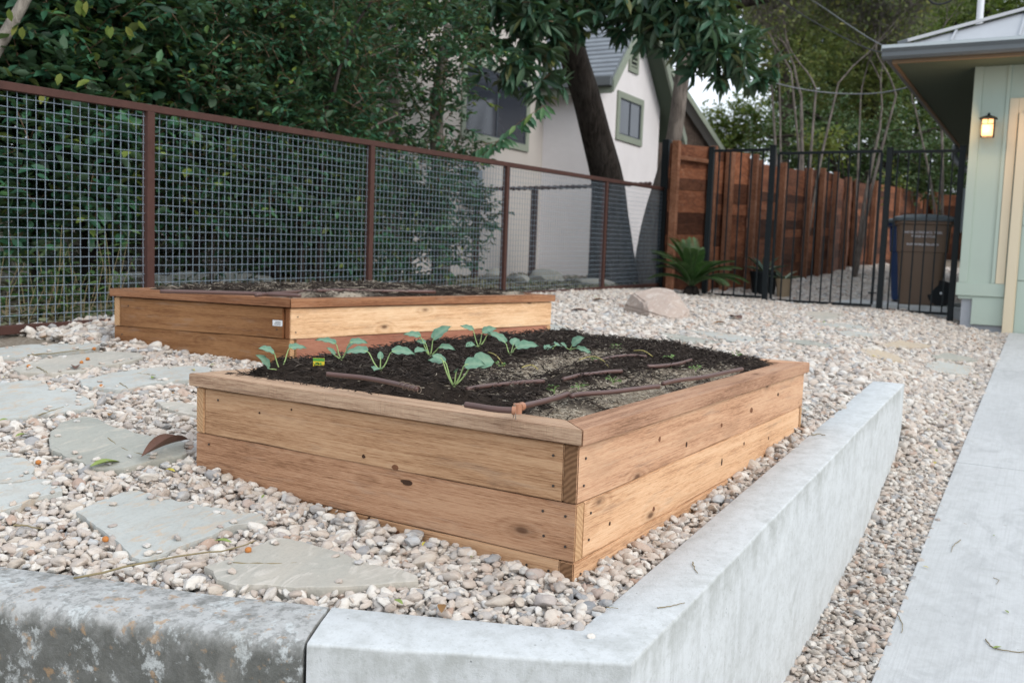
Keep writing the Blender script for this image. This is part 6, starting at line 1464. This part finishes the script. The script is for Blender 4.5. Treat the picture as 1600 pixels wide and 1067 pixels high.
# pale limb in the upper left corner
P = [Pd(-40, 140, 5.7), Pd(-10, 85, 5.7), Pd(8, 55, 5.7), Pd(26, 24, 5.7), Pd(46, -14, 5.7), Pd(80, -90, 5.8), (Pd(120, -190, 6.0))]
lb_ = gp(-160, 420, 5.9)
root = thing('leaning_tree', lb_, 'pale leaning tree limb crossing the upper left corner', 'tree'); S = smooth_path([lb_, Pd(-120, 280, 5.8)] + P, 24); V, Fc = tube(S, np.linspace(.05, .026, 24), 10); mk('trunk', V, Fc, M['bark_pale'], root, smooth=True)
# yellowish leaves hanging at the upper left
C = np.array([Pd(x, y, 5.6) for x, y in ((28, 40), (35, 42), (120, 5), (122, 0), (130, 8), (168, 40), (175, 42), (196, 42), (204, 44), (216, 32), (135, 2), (14, 14), (70, 145), (78, 150), (95, 115))]); n_ = len(C)
leaves('foliage', C, np.tile([0, 0, -1.], (n_, 1)) + rng.normal(size=(n_, 3)) * .3, -np.tile(fwd, (n_, 1)) + rng.normal(size=(n_, 3)) * .3, np.full(n_, .075), np.full(n_, .045), M['leaf_lime'], root, tint=rng.uniform(.5, 1, n_))
# weeds behind the first bays
for i in range(15):
    x0_ = (10, 40, 62, 80, 95, 112, 130, 160, 178, 205, 235, 260, 300, 350, 545)[i]; dp = (5.35 + i * .03 if i < 9 else 6.2 + (i - 9) * .25)
    b = gp(x0_, 480, dp); b[1] = max(b[1], 4.72); H_ = random.uniform(.25, .6) if i < 9 else random.uniform(.12, .25); root = thing('weed', b, 'weed with thin stems growing behind the wire mesh', 'weed', 'weeds behind the wire fence')
    mb = MB(); CC, DD = [], []
    for s_ in range(4):
        tipv = b + upv * H_ * random.uniform(.6, 1) + right * random.uniform(-.13, .13) + fwd * random.uniform(-.02, .1); S = smooth_path([b, (b + tipv) / 2 + right * random.uniform(-.04, .04), tipv], 10); mb.tube(S, np.linspace(.0035, .0012, 10), 5)
        for q in range(2, 10):
            for k_ in range(2): CC.append(S[q]); DD.append(right * random.uniform(-1, 1) + fwd * random.uniform(-.3, .6) + upv * random.uniform(-.5, .5))
    mb.build('stem', M['stick'], root); n_ = len(CC); C_ = np.array(CC)
    leaves('foliage', C_, np.array(DD), upv + rng.normal(size=(n_, 3)) * .4, rng.uniform(.03, .075, n_), rng.uniform(.012, .03, n_), M['leaf_weed'], root, tint=rng.random(n_))
# leaf litter and ground cover in the neighbouring yard
n_ = 9000; X = rng.uniform(2, 13.5, n_); Y = 4.62 + rng.random(n_) ** 1.3 * 2.9; Z = G(X, Y) + rng.uniform(.002, .03, n_); a = rng.uniform(0, 6.28, n_)
o = leaves('leaf_litter', np.stack([X, Y, Z], -1), np.stack([np.cos(a), np.sin(a), rng.normal(0, .25, n_)], -1), np.tile([0, 0, 1.], (n_, 1)) + rng.normal(size=(n_, 3)) * .5, rng.uniform(.03, .10, n_), rng.uniform(.015, .05, n_), leaf_mat('litter', [(0, (.05, .035, .02)), (.4, (.12, .09, .055)), (.7, (.20, .16, .11)), (.85, (.05, .08, .025)), (1, (.28, .24, .16))], .8, .2, .05), simple=True)
tag(o, 'leaf litter and ground cover of the neighbouring yard', 'leaf litter', kind='stuff')
# broad leaved tree with the dark leaning trunk
mt_ = [(957, 440, 13.3), (956, 395, 13.25), (953, 340, 13.2), (948, 280, 13.1), (931, 212, 12.9), (915, 150, 12.8), (893, 78, 12.6), (884, 20, 12.4), (880, -60, 12.2)]
P = [Pd(*a) for a in mt_]; P[0][2] = G1(P[0][0], P[0][1]) - .1
mg = [(748, 10, 11.2, .38), (800, 20, 11, .48), (775, 95, 11, .30), (822, 105, 10.9, .30), (850, 40, 11.2, .4), (845, 130, 11, .14), (900, -10, 11.4, .5), (700, -20, 10.8, .4, .9), 
      (955, -5, 11.5, .34), (1005, 0, 11.2, .36), (1062, 22, 10.8, .34), (1090, 50, 10.8, .42), (1108, 82, 10.6, .27), (1138, 92, 10.6, .26), (1160, 105, 10.6, .22), (1020, 0, 11, .5), (1090, -10, 11, .45), (1140, 60, 10.9, .2)]
root = plant('broadleaf_tree', P[0], 'large tree with dark leaning trunk and big glossy leaves in front of the white house', 'tree', B3(mg),
      [(P, [.40, .30, .255, .225, .20, .19, .185, .17, .15]), ([Pd(884, 10, 12.4), Pd(950, -30, 11.8), Pd(1040, 20, 11.2), Pd(1100, 80, 10.9)], [.1, .07, .04, .02]), ([Pd(882, 10, 12.4), Pd(840, -10, 11.8), Pd(790, 40, 11.2)], [.08, .05, .02])],
      M['leaf_mag'], M['bark_dark'], dens=210, per=9, twig=.12, L=.24, W=.082, whorl=True, droop=.45, jitter=.3, tr=.008, tb=(.5, .25), keep=False)
mt_ = [(1013, 430, 13.5), (1018, 380, 13.4), (1025, 330, 13.3), (1036, 285, 13.2), (1053, 216, 13.1), (1064, 135, 13), (1069, 90, 12.9), (1080, 20, 12.8), (1130, -20, 12.6)]
P = [Pd(*a) for a in mt_]; P[0][2] = G1(P[0][0], P[0][1]) - .1
root = thing('grey_tree', P[0], 'slimmer grey trunk rising between the white house and the wooden fence', 'tree'); S = smooth_path(P, 34); V, Fc = tube(S, np.interp(np.linspace(0, 1, 34), np.linspace(0, 1, 9), [.26, .19, .15, .125, .105, .10, .10, .09, .07]), 14); mk('trunk', V, Fc, M['bark_grey'], root, smooth=True)
V, Fc = tube(smooth_path([Pd(1072, 60, 12.9), Pd(1110, 22, 12.7), Pd(1140, 8, 12.6), Pd(1200, -6, 12.4)], 14), np.linspace(.07, .085, 14), 10); mk('limb', V, Fc, M['bark_dark'], root, smooth=True)
# multi stemmed grey trees behind the wooden fence
def grow(mb, p, d, L, r_, lev, tips):
    n = 5; P = [p]; dd = d.copy()
    for i in range(n): dd = unit(dd + rng.normal(size=3) * .10 + np.array([0, 0, .03])); P.append(P[-1] + dd * L / n)
    mb.tube(P, np.linspace(r_, r_ * .62, n + 1), 6 if lev < 2 else 4, False)
    if lev >= 4: tips.append(P[-1]); return
    for k_ in range(2 if lev < 1 else random.choice((2, 3))):
        nd = unit(dd + rng.normal(size=3) * .34 + np.array([0, 0, .12])); grow(mb, P[-1], nd, L * random.uniform(.62, .85), r_ * .62, lev + 1, tips)
        if lev > 0 and random.random() < .6: grow(mb, P[3], unit(dd + rng.normal(size=3) * .5), L * .5, r_ * .4, lev + 2, tips)
def myrtle(px, d, stems, label, H=.9):
    b = gp(px, 300, d); root = thing('crape_myrtle', b, label, 'tree', 'grey multi stemmed trees'); mb = MB(); tips = []
    for (ex, ey, r_) in stems:
        e = Pd(ex, ey, d + random.uniform(-.4, .4)); md_ = (b + e) / 2 + right * (e - b) @ right * .0 - right * ((e - b) @ right) * .15; S = smooth_path([b, md_, e], 10); mb.tube(S, np.linspace(r_ * 1.2, r_ * .55, 10), 8, False)
        grow(mb, e, unit(S[-1] - S[-3] + right * random.uniform(-.3, .3)), H, r_ * .55, 0, tips)
    mb.build('trunk', M['bark_grey'], root, smooth=True)
    tips = np.array(tips); n = len(tips) * 16; B_ = np.repeat(tips, 16, 0) + rng.normal(size=(n, 3)) * .16; D_ = unit(rng.normal(size=(n, 3)) + [0, 0, .5]); twigs([(B_, B_ + D_ * rng.uniform(.15, .45, (n, 1)))], .0045, M['haze_twig'], root)
    m_ = n; C = B_ + D_ * .2; leaves('crown', C, rng.normal(size=(m_, 3)), rng.normal(size=(m_, 3)), rng.uniform(.08, .13, m_), rng.uniform(.04, .06, m_), M['leaf_olive'], root, simple=True, tint=rng.random(m_))
myrtle(1225, 17.5, [(1205, 120, 0.031), (1218, 130, 0.025)], 'thin grey stemmed tree, leftmost above the wooden fence', .75)
myrtle(1262, 16.5, [(1252, 150, 0.043), (1275, 140, 0.031), (1310, 130, 0.028), (1236, 110, 0.025)], 'pale multi stemmed tree in the middle above the fence', .85)
myrtle(1345, 17.0, [(1375, 200, 0.037), (1400, 150, 0.031), (1345, 150, 0.022)], 'grey stemmed tree fanning out left of the garage eave', .85)
myrtle(1480, 19.0, [(1430, 170, 0.025), (1470, 120, 0.031)], 'twiggy grey tree above the garage eave', .9)
# tall background trees
def bgtree(px, py, d, blobs, label, lm, L=.13, W=.075, dens=300, tr=.16, **kw):
    b = gp(px, py, d); c = np.mean([Pd(*q[:3]) for q in blobs], 0)
    bl = [(Pd(*q[:3]), q[3], *(q[4:])) for q in blobs]
    st = [([b, (b + c) / 2 + right * .3, c], [tr, tr * .8, tr * .5])] + [([(b + c) / 2 + right * .3, (c + q[0]) / 2, q[0]], [tr * .5, tr * .35, tr * .12]) for q in bl]
    return plant('background_tree', b, label, 'tree', bl, st, lm, M['bark_dark'], dens=dens, per=9, twig=.4, L=L, W=W, group='trees beyond the wooden fence', simple=True, tr=.0028, keep=False, **kw)
bgtree(1210, 250, 27, [(1190, 40, 27, 1.1), (1240, 10, 28, 1.4), (1225, 90, 27, 1.0, .8), (1290, 50, 28, 1.3), (1190, -30, 27, 1.0), (1195, 130, 27, .6, .8)], 'olive green tree filling the top above the middle of the gate', M['leaf_olive'], dens=170)
bgtree(1350, 260, 30, [(1340, 20, 30, 1.6), (1390, 70, 30, 1.4), (1310, 130, 30, 1.3), (1370, 150, 30, 1.3), (1430, 20, 31, 1.5), (1300, -40, 30, 1.5)], 'tall mottled tree behind the grey stemmed trees', M['leaf_olive'], dens=240)
bgtree(1520, 260, 26, [(1470, 40, 26, 1.1), (1530, 20, 26, 1.2), (1590, 10, 26, 1.2), (1500, 100, 26, 1.0), (1440, 120, 26, .9), (1560, -30, 26, 1.2), (1470, 200, 26, 1.0), (1650, 0, 26, 1.4)], 'yellow green tree above the garage roof', M['leaf_lime'], dens=120, tb=(.35, .25))
bgtree(1130, 280, 34, [(1110, 205, 34, .85), (1150, 190, 34, .9), (1100, 235, 33, .8), (1160, 230, 34, .8), (1185, 190, 34, .8)], 'bright green bushy tree in the gap beside the board building', M['leaf_lime'], dens=220, L=.16, W=.09, tb=(.5, .25))
bgtree(1270, 280, 24, [(1200, 215, 24, .7), (1250, 230, 24, .8), (1300, 240, 24, .9), (1350, 240, 24, .9), (1290, 190, 25, .8), (1400, 260, 24, .9), (1450, 270, 24, .8), (1490, 250, 24, .8), (1240, 170, 25, .5, .6), (1340, 290, 24, .7), (1420, 200, 25, .8), (1500, 200, 25, .7)], 'dark green low tree just above the wooden fence', M['leaf_deep'], L=.12, W=.07, dens=165)
bgtree(1420, 260, 40, [(1290, 120, 42, 3.0), (1350, 120, 42, 3.0), (1450, 150, 42, 3.0), (1330, 220, 42, 2.4), (1250, 215, 42, 1.7), (1500, 60, 42, 3), (1240, 10, 42, 2.6), (1320, 0, 42, 3.0), (1420, 0, 42, 3)], 'dark far off trees closing the background', M['leaf_deep'], L=.26, W=.17, dens=105, tr=.25)
bgtree(1430, 300, 34, [(1340, 290, 34, 1.0), (1385, 285, 34, 1.1), (1430, 285, 34, 1.1), (1475, 280, 34, 1.1), (1515, 270, 34, 1.1), (1450, 250, 34, 1.0)], 'dark hedge closing the end of the side passage', M['leaf_deep'], L=.2, W=.12, dens=150)
# lime coloured bush tops seen over the fence
bgtree(1285, 300, 21.5, [(1275, 228, 21.5, .22), (1305, 232, 21.5, .2), (1392, 283, 21.5, .12)], 'small lime green bush peeking over the wooden fence', M['leaf_lime'], L=.11, W=.07, dens=900, tb=(.8, .15), tr=.03)
# trees standing around, behind the photographer's side as well, so that the light comes from the open drive
# ------------------------------------------------------------------ overhead cables
def cable(pts, r_, mat, label):
    S = smooth_path([Pd(*p) for p in pts], 30); V, Fc = tube(S, r_, 6); o = mk('overhead_cable', V, Fc, mat, origin=S[0], smooth=True); tag(o, label, 'cable', 'overhead cables')
cable([(1170, -25, 16), (1215, 0, 15.5), (1285, 42, 14.5), (1350, 74, 13.5), (1405, 93, 12.5), (1440, 128, 11.9), (1462, 142, 11.6)], .009, M['cable'], 'dark overhead cable running down to the garage eave')
cable([(1200, -40, 17), (1275, 5, 16), (1330, 42, 15), (1372, 68, 14.3), (1420, 90, 13.6)], .008, M['cable_g'], 'paler overhead cable above the dark one')
cable([(1090, 80, 12.5), (1140, 104, 12.6), (1200, 127, 12.7), (1260, 141, 12.8), (1320, 147, 12.8), (1380, 145, 12.6), (1440, 131, 12.1), (1485, 115, 11.7), (1517, 108, 11.5)], .009, M['cable_g'], 'slack cable sagging from the broad leaved tree to the garage')
c = Pd(1469, -18, 15); P = [c + right * .27 * math.cos(t) + upv * .24 * math.sin(t) + fwd * .02 * math.sin(3 * t) for t in np.linspace(0, 6.4, 30)]; V, Fc = tube(P, .016, 6); o = mk('cable_coil', V, Fc, M['cable'], origin=c, smooth=True); tag(o, 'black coil of cable hanging at the top edge above the garage', 'cable')
